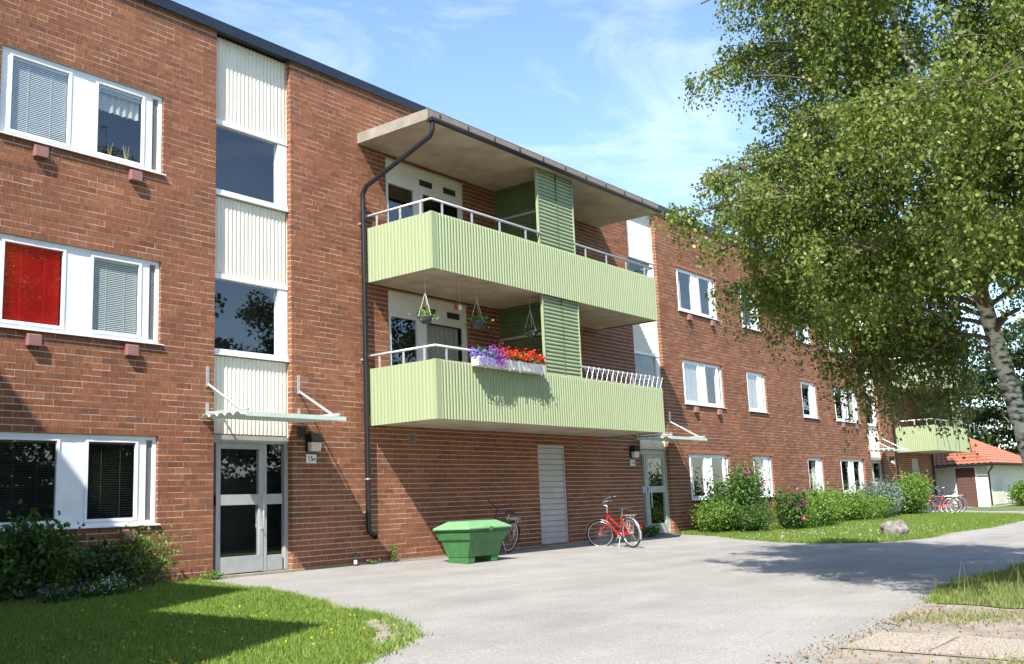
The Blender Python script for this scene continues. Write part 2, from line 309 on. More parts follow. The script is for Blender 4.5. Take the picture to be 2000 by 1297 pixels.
# mortar body: cells between openings
xs = sorted({XL, XR} | {o[0] for o in OPEN} | {o[1] for o in OPEN}); zs = sorted({-.037, ZT} | {o[2] for o in OPEN} | {o[3] for o in OPEN})
mb = MB()
for i in range(len(xs)-1):
    run = None
    for j in range(len(zs)-1):
        xm, zm = (xs[i]+xs[i+1])/2, (zs[j]+zs[j+1])/2
        solid = not any(o[0] < xm < o[1] and o[2] < zm < o[3] for o in OPEN)
        if solid: run = (run[0], zs[j+1]) if run else (zs[j], zs[j+1])
        if (not solid or j == len(zs)-2) and run:
            mb.box(xs[i]+(.004 if any(abs(o[1]-xs[i]) < 1e-6 for o in OPEN) else 0), xs[i+1]-(.004 if any(abs(o[0]-xs[i+1]) < 1e-6 for o in OPEN) else 0), .0042, .24, run[0]+(.004 if run[0] > 0 else 0), run[1]-.004); run = None
mort = mb.build('mortar', M['mortar'], wall)
def px(p):
    d = Vector(p)-CAM; z = d.dot(fw); return 1000+1989.34*d.dot(rt)/z, 648.5-1989.34*d.dot(up)/z, z
bricks = []
row = 0; z = -.037
while z < ZT-.02:
    z1 = min(z+.1, ZT); zc = (z+z1)/2
    iv = [(XL, XR)]
    for o in OPEN:
        if o[2]-.001 < zc < o[3]+.001:
            nv = []
            for a, b in iv:
                if o[1] <= a or o[0] >= b: nv.append((a, b)); continue
                if o[0] > a: nv.append((a, o[0]))
                if o[1] < b: nv.append((o[1], b))
            iv = nv
    for a, b in iv:
        ph = (.15 if row % 2 else 0); k = math.floor((a-ph)/.3); x = ph+k*.3
        cuts = []
        while x < b: cuts.append([max(x, a), min(x+.3, b)]); x += .3
        if len(cuts) > 1 and cuts[0][1]-cuts[0][0] < .08: cuts[1][0] = cuts[0][0]; cuts.pop(0)
        if len(cuts) > 1 and cuts[-1][1]-cuts[-1][0] < .08: cuts[-2][1] = cuts[-1][1]; cuts.pop()
        for u0, u1 in cuts:
            bricks.append((u0+(.004 if u0 > a+1e-6 else 0), u1-(.004 if u1 < b-1e-6 else 0), z+.007, z1-.007 if z1 < ZT else z1-.003))
    z += .1; row += 1
def vis(b):
    x, zc = (b[0]+b[1])/2, (b[2]+b[3])/2; q = px((x, 0, zc))
    return q[2] if (20 < q[0] < 1980 and 10 < q[1] < 1290 and zc > .95 and b[1]-b[0] > .2) else 1e9
order = sorted(range(len(bricks)), key=lambda i: vis(bricks[i])); near = set(order[:300])
cache = {}
V = []; A = []
for i, (x0, x1, z0, z1) in enumerate(bricks):
    yo = rnd.uniform(-.0022, .0022)
    if i in near:
        wdt = round(x1-x0, 3); key = (wdt, round(z1-z0, 3))
        if key not in cache: cache[key] = MB().box(-wdt/2, wdt/2, 0, .115, 0, key[1]).mesh('brick', M['brick'])
        o = link('brick', cache[key], wall); o.location = ((x0+x1)/2, yo, z0); o.rotation_euler = (rnd.uniform(-.012, .012), 0, rnd.uniform(-.004, .004))
        continue
    y0 = yo; y1 = .115; t = rnd.uniform(-.0012, .0012)
    c8 = [(x0, y0, z0), (x1, y0+t, z0), (x1, y1, z0), (x0, y1, z0), (x0, y0+t, z1), (x1, y0, z1), (x1, y1, z1), (x0, y1, z1)]
    for f in ((0, 3, 2, 1), (4, 5, 6, 7), (0, 1, 5, 4), (1, 2, 6, 5), (3, 0, 4, 7)): V += [c8[k] for k in f]; 
    A += [rnd.random()]*5
me = npmesh('brickwork', np.array(V), 4, M['brick'], A); ob = link('brickwork', me, wall); ob['kind'] = 'stuff'
# plain body behind the facade, roof and parapet
MB().box(XL, XR, .9, 11, -.6, ZT-.05).build('building_core', M['room'], B)
MB().box(XR-.24, XR-.001, .245, 11, -.6, ZT).build('end_wall', M['brick'], B)
MB().box(XL, XR-.25, 10.9, 11.1, -.6, ZT).build('rear_wall', M['brick'], B)
MB().box(XL-.1, XR+.07, -.075, 11.2, ZT, ZT+.02).box(XL-.1, XR+.07, -.078, -.055, ZT-.03, ZT+.165).box(XL-.1, XR+.07, -.055, 11.2, ZT+.02, ZT+.16).build('roof_edge', M['roofm'], B)
pl = MB()
for a, b in ((XL, 0), (1.71, 9.35), (10.53, 14.25), (15.9, 33.75), (35.4, 39.6), (40.8, XR)): pl.box(a, b, -.012, .2, -.7, -.0375)
pl.build('plinth', M['concrete'], B)
for a in ST+[(9.35, 10.53), (39.6, 40.8)]: MB().box(a[0]+.002, a[1]-.002, -.10, .2, -.3, -.038).build('doorstep', M['concrete'], B)
PROF = [(.10, 0), (.20, .55), (.27, .80), (.38, .95), (.55, 1), (.72, .95), (.83, .80), (.90, .55), (1.0, 0)]
def corr(u0, u1, v0, v1, place, pitch=.09, amp=.02, n=8, flat=0):
    """corrugated sheet: profile along u, extruded along v; place(u, v, d) -> xyz"""
    us = []; k = int(round((u1-u0-flat)/pitch)); p = (u1-u0-flat)/k
    pr = [(0, 0)] + ([(flat, 0)] if flat else [])
    for i in range(k):
        for t, h_ in PROF: pr.append((flat+(i+t)*p, amp*h_))
    vs = []; fs = []
    for a, d in pr: vs += [place(u0+a, v0, d), place(u0+a, v1, d)]
    for i in range(len(pr)-1): fs.append((2*i, 2*i+2, 2*i+3, 2*i+1))
    m = MB(); m.add(vs, fs, False); return m
def sheetobj(m, name, mat, parent, th=.003):
    o = m.build(name, mat, parent); s_ = o.modifiers.new('s', 'SOLIDIFY'); s_.thickness = th; s_.offset = 0; return o
# ---- windows
def blindmesh(x0, x1, z0, z1, y, pitch=.030, tilt=1.0, w_=.031):
    m = MB(); z_ = z1
    while z_ > z0+.01:
        dy, dz = w_/2*math.cos(tilt), w_/2*math.sin(tilt)
        m.add([(x0, y-dy, z_-dz), (x1, y-dy, z_-dz), (x1, y+dy, z_+dz), (x0, y+dy, z_+dz)], [(0, 1, 2, 3)]); z_ -= pitch
    m.box(x0, x1, y-.015, y+.015, z1, z1+.03)
    for fx in (.3, .7): xx = x0+(x1-x0)*fx; m.box(xx-.002, xx+.002, y-.02, y-.017, z0, z1)
    return m
def curtain(x0, x1, z0, z1, y, n=9, amp=.03):
    m = MB(); k = n*6; vs = []; fs = []
    for i in range(k+1):
        x = x0+(x1-x0)*i/k; d = amp*math.sin(2*math.pi*i/6)+amp*.4*math.sin(i*1.7); vs += [(x, y+d, z0+.02*math.sin(i*.9)), (x, y+d*.6, z1)]
    for i in range(k): fs.append((2*i, 2*i+2, 2*i+3, 2*i+1))
    return m.add(vs, fs, True)
def window(x0, x1, zb, zt, panes, posts, vent, treat, sill=True, y=.055):
    """white framed window as part of the building; panes [(x0,x1)], posts [(x0,x1)] wide white panels, vent (x0,x1) or None"""
    fr = MB(); t = .055
    fr.box(x0+.002, x1-.002, y, y+.1, zt-t-.01, zt-.003).box(x0+.002, x1-.002, y, y+.1, zb+.012, zb+t+.02)
    cur = x0+.002; solid = []
    holes = sorted(panes+([vent] if vent else []))
    for a, b in holes:
        solid.append((cur, a)); cur = b
    solid.append((cur, x1-.002))
    for i, (a, b) in enumerate(solid): fr.box(a, b, y-.001*(i % 2+1), y+.1, zb+t+.02, zt-t-.01)
    o = fr.build('window', M['white'], B, .004)
    for k, (a, b) in enumerate(panes):
        st_ = MB(); q = .045   # casement
        st_.box(a, b, y-.018, y+.03, zt-t-.011-q, zt-t-.013).box(a, b, y-.018, y+.03, zb+t+.022, zb+t+.022+q)
        st_.box(a, a+q, y-.018, y+.03, zb+t+.022+q, zt-t-.011-q).box(b-q, b, y-.018, y+.03, zb+t+.022+q, zt-t-.011-q)
        st_.build('casement', M['white'], o, .003)
        g0, g1, h0, h1 = a+q, b-q, zb+t+.022+q, zt-t-.011-q
        MB().add([(g0, y+.012, h0), (g1, y+.012, h0), (g1, y+.012, h1), (g0, y+.012, h1)], [(0, 1, 2, 3)]).build('pane', M['glass'], o)
        tr = treat[k] if k < len(treat) else 'dark'
        if tr in ('blind', 'half'): blindmesh(g0, g1, h0 if tr == 'blind' else h1-.16, h1-.03, y+.05).build('blind', M['blind'], o)
        if tr == 'dblind': blindmesh(g0, g1, h0, h1-.03, y+.05, .036, .15).build('blind', M['blindd'], o)
        if tr == 'red':
            MB().box(g0, g1, y+.07, y+.075, h0, h1).build('roller_blind', M['red'], o)
            blindmesh(g0, g1, h0, h1-.03, y+.05, .036, .1, .014).build('blind', M['red'], o)
        if tr in ('curtain', 'curtain2'):
            w_ = (g1-g0)*.32
            curtain(g0, g0+w_, h0, h1, y+.10, 4).build('curtain', M['curtain'], o)
            if tr == 'curtain2': curtain(g1-w_, g1, h0, h1, y+.10, 4).build('curtain', M['curtain'], o)
        if tr == 'valance':
            blindmesh(g0, g1, h1-.12, h1-.03, y+.05).build('blind', M['blind'], o)
            m = MB(); k2 = 40; vs = []; fs = []
            for i in range(k2+1):
                x = g0+(g1-g0)*i/k2; d = .025*math.sin(i*1.1); vs += [(x, y+.1+d, h1-.38-.025*abs(math.sin(i*.8))), (x, y+.1+d*.5, h1-.08)]
            for i in range(k2): fs.append((2*i, 2*i+2, 2*i+3, 2*i+1))
            m.add(vs, fs, True).build('valance', M['curtain'], o)
            m = MB()
            for cx_ in (g0+(g1-g0)*.38, g0+(g1-g0)*.75):
                for q2 in range(9):
                    a_ = rnd.uniform(-.7, .7); m.tube([(cx_, y+.12, h0), (cx_+.10*math.sin(a_), y+.12+.02*math.cos(q2), h0+rnd.uniform(.15, .3))], .006, 4, r2=.002)
            m.build('dried_plant', pm('dried_stem', (.55, .40, .16), None, rough=.8), o)
    if vent:
        v = MB(); z_ = zb+t+.03
        while z_ < zt-t-.03: v.box(vent[0]+.004, vent[1]-.004, y+.02, y+.035, z_, z_+.012); z_ += .03
        v.box(vent[0], vent[1], y+.05, y+.055, zb+t+.02, zt-t-.01); v.build('vent_grille', M['ventd'] if False else pm('grille', (.28, .28, .28), None, rough=.6), o)
    if sill:
        s_ = MB(); s_.hexa([(x0-.03, -.055, zb-.012), (x1+.03, -.055, zb-.012), (x1+.03, y+.02, zb+.004), (x0-.03, y+.02, zb+.004)], [(x0-.03, -.055, zb+.004), (x1+.03, -.055, zb+.004), (x1+.03, y+.02, zb+.022), (x0-.03, y+.02, zb+.022)])
        s_.build('sill', M['white'], o)
    return o
def big(x0, f, treat):
    zb, zt = .863+H*f, 2.263+H*f
    window(x0, x0+2.764, zb, zt, [(x0+.14, x0+1.13), (x0+1.54, x0+2.43)], [], (x0+2.58, x0+2.69), treat)
    for bx in (x0+.52, x0+2.12):
        MB().hexa([(bx, -.10, zb-.24), (bx+.2, -.10, zb-.24), (bx+.2, -.001, zb-.24), (bx, -.001, zb-.24)], [(bx, -.10, zb-.075), (bx+.2, -.10, zb-.075), (bx+.2, -.001, zb-.045), (bx, -.001, zb-.045)]).build('vent_box', M['vent'], B, .006)
def small(x0, x1, f, treat):
    zb, zt = .863+H*f, 2.263+H*f
    window(x0, x1, zb, zt, [(x0+.10, x0+1.02)], [], (x1-.20, x1-.09), treat)
def room(x0, x1, zb, zt):
    MB().add([(x0-.1, .9, zb-.2), (x1+.1, .9, zb-.2), (x1+.1, .9, zt+.1), (x0-.1, .9, zt+.1)], [(0, 1, 2, 3)])
TL = [['dblind', 'dblind'], ['red', 'blind'], ['blind', 'valance']]
for f in range(3):
    big(-3.83, f, TL[f])
    big(17.1, f, [['curtain', 'dblind'], ['blind', 'curtain'], ['curtain', 'curtain']][f])
    small(*WIN['B'], f, [['curtain2'], ['blind'], ['curtain']][f])
    small(*WIN['C'], f, [['curtain2'], ['half'], ['curtain']][f])
    big(30.0, f, [['curtain', 'curtain'], ['curtain', 'curtain2'], ['blind', 'curtain']][f])
    for k in 'ABCD':
        a = WIN[k]; MB().box(a[0]-.14, a[1]+.14, -.004, .11, 2.264+H*f, 2.356+H*f).build('lintel', pm('lintel_brick', (.33, .125, .06), (.28, .10, .05), 9, .85), B) if (f == 0 and k == 'A') else None
lint = bpy.data.materials.get('lintel_brick')
for f in range(3):
    for k in 'ABCD':
        if f == 0 and k == 'A': continue
        a = WIN[k]; MB().box(a[0]-.14, a[1]+.14, -.004, .11, 2.264+H*f, 2.356+H*f).build('lintel', lint, B)
# ---- stairwells with entrances
def stair(x0, x1, side):
    y = .115; w_ = x1-x0
    for z0, z1 in ((2.36, 3.71), (5.2, 6.6), (8.05, ZT-.035)):
        o = MB().box(x0+.001, x1-.001, .2, .235, z0-.03, z1+.03 if z1 < 9 else ZT-.031).build('spandrel', M['cream'], B)
        m = corr(x0+.006, x1-.006, z0, z1, lambda u, v, d: (u, y+.045-d, v), .088, .022, 6, .13); sheetobj(m, 'corrugated_panel', M['cream'], o)
    for z0, z1 in ((3.73, 5.18), (6.62, 8.03)):
        fr = MB(); g0, g1 = x0+.05, x1-.22
        fr.box(x0+.002, x1-.002, y-.02, y+.12, z1-.09, z1).box(x0+.002, x1-.002, y-.03, y+.12, z0, z0+.10).box(x0+.002, g0, y, y+.12, z0+.10, z1-.09).box(g1, x1-.002, y-.005, y+.12, z0+.10, z1-.09)
        q = fr.build('window', M['white'], B, .004)
        MB().add([(g0, y+.05, z0+.1), (g1, y+.05, z0+.1), (g1, y+.05, z1-.09), (g0, y+.05, z1-.09)], [(0, 1, 2, 3)]).build('pane', M['glass'], q)
        MB().box(x0+.003, x1-.003, y-.055, y-.021, z0-.005, z0+.012).build('sill', M['white'], q)
    # door
    mat = M['alu'] if side == 0 else M['doorg']
    zt = 2.33; d = MB(); ds = x1-x0
    da, db = x0+.13, x0+1.13 if side == 0 else x1-.14; 
    if side: da = x0+.45
    L0, L1 = (db+.10, x1-.13) if side == 0 else (x0+.08, da-.1)     # side light
    d.box(x0+.002, x1-.002, y, y+.1, zt-.13, zt).box(x0+.002, x0+.08, y, y+.1, -.03, zt-.13).box(x1-.08, x1-.002, y, y+.1, -.03, zt-.13)
    if side == 0: d.box(db+.01, db+.09, y, y+.1, -.03, zt-.13)
    else: d.box(da-.09, da-.01, y, y+.1, -.03, zt-.13)
    d.box(L0, L1, y+.01, y+.09, -.03, .24).box(L0, L1, y+.01, y+.09, 1.13, 1.31)
    dr = d.build('entrance_door', mat, B, .004)
    lf = MB().box(da, db, y-.01, y+.07, -.02, .26).box(da, db, y-.011, y+.07, 1.13, 1.31).box(da, db, y-.01, y+.07, 2.10, zt-.135).box(da, da+.09, y-.012, y+.07, .26, 2.10).box(db-.09, db, y-.012, y+.07, .26, 2.10)
    lf.build('door_leaf', mat, dr, .004)
    for a, b, h0, h1, yy in ((da+.09, db-.09, .26, 1.13, .02), (da+.09, db-.09, 1.31, 2.10, .02), (L0, L1, .24, 1.13, .05), (L0, L1, 1.31, zt-.13, .05)):
        MB().add([(a, y+yy, h0), (b, y+yy, h0), (b, y+yy, h1), (a, y+yy, h1)], [(0, 1, 2, 3)]).build('pane', M['glass'], dr)
    hx = db-.045 if side == 0 else da+.07
    MB().tube([(hx, y-.012, 1.28), (hx, y-.08, 1.27), (hx, y-.085, .72), (hx, y-.012, .71)], .016, 8).build('handle', M['steel'], dr)
    MB().box(x0+.003, x1-.003, .245, .9, 2.30, 2.33).build('lobby_ceiling', M['room'], dr)
    # canopy on two raking struts
    cx0, cx1 = x0-.28, x1+.32; cz = 2.60; dep_ = 1.08
    cn = empty('entrance_canopy', parent=B)
    m = corr(.02, dep_, 0, cx1-cx0, lambda u, v, dd: (cx0+v, -u, cz-.03*u+dd), .2, .045, 8); sheetobj(m, 'canopy_roof', M['canopy'], cn, .006)
    MB().box(cx0+.1, cx1, -dep_-.012, -dep_-.002, cz-.055, cz+.02).build('front_flashing', M['canopy'], cn)
    for xx in (x0-.14, x1+.16):
        b = MB(); b.box(xx-.03, xx+.03, -.014, .001, 3.13, 3.48).box(xx-.03, xx+.03, -.014, .001, 2.62, 2.86)
        b.tube([(xx, -.02, 3.17), (xx, -dep_+.18, 2.67)], .026, 4).tube([(xx, -.02, 2.68), (xx, -dep_-.02, 2.655)], .026, 4)
        b.build('strut', M['steel'], cn)
for i, (a, b) in enumerate(ST): stair(a, b, 0 if i == 0 else 1)
# ---- balcony bays
def balcony_bay(x0, x1, full):
    yf = -1.883
    for k, zb in enumerate((2.593, 5.493)):
        if not full and k: pass
        zt = zb+1.133
        bal = MB().box(x0+.06, x1-.06, yf+.06, -.002, zb+.03, zb+.20).build('balcony', M['soffit'], B)
        ct = .13
        m = corr(x0+ct, x1-.02, zb, zt, lambda u, v, d: (u, yf+.040-d, v), .09, .042, 9); sheetobj(m, 'front_cladding', M['green'], bal)
        m = corr(.10, -yf-.03, zb, zt, lambda u, v, d: (x0+.022-d, -u, v), .09, .012, 8); sheetobj(m, 'side_cladding', M['green'], bal)
        m = corr(.10, -yf-.03, zb, zt, lambda u, v, d: (x1-.022+d, -u, v), .09, .022, 8); sheetobj(m, 'side_cladding', M['green'], bal)
        MB().box(x0-.003, x0+ct, yf-.004, yf+.02, zb-.004, zt+.004).box(x0-.004, x0+.02, yf+.021, yf+.1, zb-.004, zt+.004).build('corner_trim', M['green'], bal)
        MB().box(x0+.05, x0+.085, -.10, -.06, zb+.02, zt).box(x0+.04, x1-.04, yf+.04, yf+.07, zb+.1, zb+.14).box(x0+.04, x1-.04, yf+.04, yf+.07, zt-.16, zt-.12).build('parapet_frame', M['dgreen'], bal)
        rl = MB(); rz = zt+.27; ry = yf+.06; xs0, xs1 = x0+3.70, x0+5.08
        rl.tube([(x0+.06, -.06, rz), (x0+.06, ry, rz), (xs0, ry, rz)], .027, 8).tube([(xs1, ry, rz), (x1-.06, ry, rz), (x1-.06, -.06, rz)], .027, 8)
        rail = rl.build('handrail', M['steel'], bal)
        for x in [x0+.39+.92*i for i in range(4)]+[xs1+.45+.92*i for i in range(4)]:
            MB().box(x-.026, x+.026, ry-.006, ry+.006, zt-.14, rz-.015).build('post', M['steel'], rail)
        for yy in (-.35, -1.0, -1.55):
            MB().box(x0+.054, x0+.066, yy-.026, yy+.026, zt-.14, rz-.015).build('post', M['steel'], rail)
        top = 8.436 if k else 5.52
        m = corr(zt-.12, top-.003, xs0, xs1, lambda u, v, d: (v, yf+.11-d, u), .088, .035, 8); sheetobj(m, 'louvre_screen', M['lgreen'], bal)
        MB().box(xs0-.03, xs0, yf+.055, yf+.12, zt-.14, top-.003).build('screen_post', M['green'], bal); MB().box(xs1, xs1+.025, yf+.055, yf+.12, zt-.14, top-.003).build('screen_post', M['lgreen'], bal)
        xd = x0+4.45
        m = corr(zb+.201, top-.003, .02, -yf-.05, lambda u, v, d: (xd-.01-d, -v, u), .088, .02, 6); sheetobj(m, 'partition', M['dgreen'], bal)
        MB().box(xd-.06, xd-.035, -1.80, -.03, zb+2.15, zb+2.21).build('partition_rail', M['steel'], bal)
        # door set
        a, b, d0, d1 = x0+.70, x0+3.30, zb+.175, zb+2.87
        fr = MB(); yy = .06
        fr.box(a+.002, b-.002, yy, yy+.08, d1-.46, d1-.003).box(a+.002, b-.002, yy, yy+.08, d0, d0+.1).box(a+.002, a+.06, yy, yy+.08, d0+.1, d1-.46).box(b-.08, b-.002, yy, yy+.08, d0+.1, d1-.46).box(a+.98, a+1.16, yy-.004, yy+.08, d0+.1, d1-.46)
        bd = fr.build('balcony_door', M['white'], B, .004); fr2 = MB()
        for p, q in ((a+.06, a+.98), (a+1.16, b-.08)):
            fr2.box(p, p+.06, yy-.015, yy+.05, d0+.1, d1-.46).box(q-.06, q, yy-.015, yy+.05, d0+.1, d1-.46).box(p+.06, q-.06, yy-.015, yy+.05, d1-.53, d1-.46).box(p+.06, q-.06, yy-.015, yy+.05, d0+.1, d0+.2)
            MB().add([(p+.06, yy+.02, d0+.2), (q-.06, yy+.02, d0+.2), (q-.06, yy+.02, d1-.53), (p+.06, yy+.02, d1-.53)], [(0, 1, 2, 3)]).build('pane', M['glass'], bd)
            curtain(p+.06, q-.06, d0+.2, d1-.53, yy+.16, 8, .02).build('curtain', M['curtain'], bd) if (k == 0 and p > a+1) else None
        fr2.build('door_leaf', M['white'], bd, .003)
        for vx in (a+1.12, a+1.92): MB().box(vx, vx+.42, yy-.012, yy+.001, d1-.36, d1-.22).build('vent_grille', M['ventd'], bd, .02)
    # roof slab over the top balcony
    zs0, zs1, ys = 8.436, 8.656, -1.94
    rs = MB().box(x0-.09, x1+.26, ys, -.002, zs0, zs1).build('balcony_roof', M['soffit'], B)
    MB().box(x0-.095, x1+.265, ys-.02, ys-.001, zs0+.02, zs1+.006).build('slab_edge', M['aggr'], rs)
    MB().box(x0-.115, x0-.091, ys-.02, -.003, zs0+.004, zs1+.004).build('slab_side', M['concrete'], rs)
    g = MB(); n = 10; gx0, gx1 = x0-.10, x1+.30; vs = []; fs = []
    for i in range(n+1):
        a_ = math.pi*i/n; yy = ys-.085-.062*math.cos(a_); zz = zs0+.035-.075*math.sin(a_)
        vs += [(gx0, yy, zz), (gx1, yy, zz)]
    for i in range(n): fs.append((2*i, 2*i+1, 2*i+3, 2*i+2))
    g.add(vs, fs, True).add([vs[2*i] for i in range(n+1)], [tuple(range(n+1))]).add([vs[2*i+1] for i in range(n+1)], [tuple(range(n, -1, -1))])
    gu = sheetobj(g, 'gutter', M['black'], rs, .006)
    for i in range(11):
        xx = x0+.25+i*.88; MB().box(xx-.014, xx+.014, ys-.035, ys-.021, zs0+.0, zs1-.02).build('bracket', M['black'], gu)
    dx = x0-.10
    p = MB().tube([(x0-.05, ys-.085, zs0-.03), (x0-.05, ys-.085, zs0-.20), (x0-.055, ys-.02, zs0-.33), (x0-.09, -.22, 7.48), (dx, -.12, 7.33), (dx, -.12, 7.18), (dx, -.12, .62), (dx+.01, -.13, .55), (dx+.03, -.22, .46), (dx+.035, -.27, .44)], .05, 12, cap=False)
    p.lathe([(.058, 0), (.058, .09)], (dx, -.12, 3.95), 12).lathe([(.058, 0), (.058, .09)], (dx, -.12, 6.75), 12).box(x0-.13, x0+.03, ys-.16, ys-.01, zs0-.05, zs0+.01)
    p.build('downpipe', M['black'], B)
    cl = MB()
    for zz in (.9, 3.9, 6.7): cl.box(dx-.02, dx+.02, -.12, 0, zz, zz+.03)
    cl.ring((dx, -.12, 1.55), (0, 0, 1), .05, .012, 16, 4); cl.build('pipe_clamp', M['steel'], B)
balcony_bay(3.6, 12.365, True)
balcony_bay(37.1, 42.9, False)
# ---- steel doors and wall vents
for a, b in ((9.35, 10.53), (39.6, 40.8)):
    d = MB().box(a+.003, a+.06, .03, .14, -.03, 2.36).box(b-.06, b-.003, .03, .14, -.03, 2.36).box(a+.06, b-.06, .03, .14, 2.29, 2.36).box(a+.06, b-.06, .085, .14, -.03, 2.29).build('store_door', M['rollup'], B)
    mp_ = MB().box(a+.063, b-.063, .05, .0845, .010, .128).mesh('panel', M['rollup'])
    for i in range(17):
        o = link('panel', mp_, d); o.location = (0, 0, -.02+i*.1355)
    MB().tube([(a+.62, .03, 1.13), (a+.62, .06, 1.13)], .022, 10).build('lock', M['steel'], d)
for x, z_ in ((4.83, 2.31), (11.1, 2.31), (1.83, 2.33)):
    v = MB().box(x, x+.2, -.008, .01, z_, z_+.022).box(x, x+.2, -.008, .01, z_+.165, z_+.187).box(x, x+.022, -.008, .01, z_+.022, z_+.165).box(x+.178, x+.2, -.008, .01, z_+.022, z_+.165).box(x+.022, x+.178, -.003, -.001, z_+.022, z_+.165)
    o = v.build('wall_vent', M['ventd'] if x < 2 else M['concrete'], B); s_ = MB()
    for i in range(5): s_.box(x+.024, x+.176, -.006, -.004, z_+.034+i*.027, z_+.046+i*.027)
    s_.build('louvre', M['ventd'], o)
MB().box(XR-.12, XR-.02, -.13, -.03, .3, 9.3).build('corner_downpipe', M['black'], B, .03)
# the wing that closes the yard on the left
def wing(x0, x1, y0, y1, zt):
    m = MB().box(x0, x1, y0, y1, -.6, zt); return m
Wg = empty('brick_wing', (-9, -3, 0)); tag(Wg, 'projecting brick wing joining the apartment building beyond the lawn', 'building')
wing(-9.0, -.005, -2.8, 3, 9.2).build('tall_block', M['brick'], Wg); wing(-9.0, -.01, -5.85, -2.79, 6.5).build('low_block', M['brick'], Wg)
MB().box(-9.1, .05, -2.85, 3, 9.2, 9.35).box(-9.1, .04, -5.9, -2.86, 6.5, 6.62).build('roof', M['roofm'], Wg)
# ------------------------------------------------------------------ lamps and number plates at the entrances
def text(body, size, loc, parent):
    cu = bpy.data.curves.new('numeral', 'FONT'); cu.body = body; cu.size = size; cu.extrude = .001; cu.offset = size*.022; cu.align_x = 'LEFT'
    cu.materials.append(M['ink']); o = bpy.data.objects.new('numeral', cu); C.objects.link(o); bpy.context.view_layer.update(); me = bpy.data.meshes.new_from_object(o.evaluated_get(bpy.context.evaluated_depsgraph_get())); bpy.data.objects.remove(o); me.materials.clear(); me.materials.append(M['ink']); o = link('numeral', me); o.parent = parent; o.location = loc; o.rotation_euler = (math.pi/2, 0, 0); return o
for x, zl, let, lab in ((2.0, 2.07, 'A', 'beside the grey entrance door'), (13.62, 2.09, 'B', 'above the red bicycle')):
    t = empty('wall_lamp', (x+.16, 0, zl)); tag(t, 'black hooded wall lamp with frosted glass '+lab, 'lamp', 'entrance lamps')
    MB().box(-.14, .14, -.05, 0, -.01, .32).hexa([(-.15, -.20, .17), (.15, -.20, .17), (.15, -.051, .17), (-.15, -.051, .17)], [(-.13, -.15, .33), (.13, -.15, .33), (.13, -.051, .33), (-.13, -.051, .33)]).build('housing', M['black'], t, .012)
    MB().hexa([(-.115, -.15, .0), (.115, -.15, .0), (.115, -.051, .0), (-.115, -.051, .0)], [(-.125, -.17, .168), (.125, -.17, .168), (.125, -.051, .168), (-.125, -.051, .168)]).build('diffuser', M['lampglass'], t, .01)
    sg = empty('house_number_sign', (x+.03, 0, zl-.22)); tag(sg, 'white enamel house number plate 15'+let+' on brick '+lab, 'sign', 'house number plates')
    MB().box(0, .26, -.012, -.001, 0, .175).build('plate', M['plate'], sg, .004)
    MB().box(.006, .254, -.0135, -.0121, .006, .012).box(.006, .254, -.0135, -.0121, .163, .169).box(.006, .012, -.0135, -.0121, .012, .163).box(.248, .254, -.0135, -.0121, .012, .163).build('border', M['ink'], sg)
    text('15', .135, (.035, -.0135, .045), sg); text(let, .10, (.165, -.0135, .045), sg)
    if let == 'A': pass
t = empty('wall_lamp', (36.4, 0, 2.08)); tag(t, 'black wall lamp with pale glass beside the far balcony', 'lamp', 'entrance lamps')
MB().box(-.14, .14, -.05, 0, -.01, .32).box(-.15, .15, -.2, -.051, .17, .33).build('housing', M['black'], t); MB().box(-.12, .12, -.16, -.051, 0, .168).build('diffuser', M['lampglass'], t)
# ------------------------------------------------------------------ foliage helpers
def leaves(name, P, mat, size, parent=None, up_bias=0, aspect=.62, droop=None, kind=None, attr=None):
    n = len(P); P = np.asarray(P, float)
    d = rng.normal(size=(n, 3)); d[:, 2] += up_bias
    if droop is not None: d = d*.5+np.array([0, 0, -droop])
    d /= np.linalg.norm(d, axis=1, keepdims=True)
    q = rng.normal(size=(n, 3)); q[:, 2] += .8; sd = np.cross(d, q); sd /= np.linalg.norm(sd, axis=1, keepdims=True)+1e-9
    nr = np.cross(d, sd)
    Ls = (size*rng.uniform(.55, 1.35, n))[:, None]; Wd = Ls*aspect*.5
    mid = P+d*Ls*.45
    V = np.stack([P, mid+sd*Wd+nr*Ls*.06, P+d*Ls, mid-sd*Wd+nr*Ls*.06], 1).reshape(-1, 3)
    me = npmesh(name, V, 4, mat, rng.random(n) if attr is None else attr); o = link(name, me, parent)
    if kind: o['kind'] = kind
    return o
def tufts(name, P, h, mat, wid=.006, parent=None, lean=.35, kind=None):
    n = len(P); P = np.asarray(P, float); hh = (h*rng.uniform(.5, 1.2, n))[:, None]; a = rng.uniform(0, 2*np.pi, n)
    sd = np.stack([np.cos(a), np.sin(a), np.zeros(n)], 1)*wid; tip = P+np.concatenate([rng.normal(0, lean, (n, 2))*hh, hh], 1)
    V = np.stack([P-sd, P+sd, tip], 1).reshape(-1, 3); me = npmesh(name, V, 3, mat, rng.random(n)); o = link(name, me, parent)
    if kind: o['kind'] = kind
    return o
def inpoly(poly, P):
    x, y = P[:, 0], P[:, 1]; ins = np.zeros(len(P), bool); j = len(poly)-1
    for i in range(len(poly)):
        xi, yi = poly[i]; xj, yj = poly[j]
        cnd = ((yi > y) != (yj > y)) & (x < (xj-xi)*(y-yi)/(yj-yi+1e-12)+xi); ins ^= cnd; j = i
    return ins
gzv = np.vectorize(gz)
def scatter(poly, x0, x1, y0, y1, n, dz=.01):
    P = np.stack([rng.uniform(x0, x1, n), rng.uniform(y0, y1, n)], 1); P = P[inpoly(poly, P)]
    return np.concatenate([P, (gzv(np.minimum(P[:, 1], 0))+dz)[:, None]], 1)
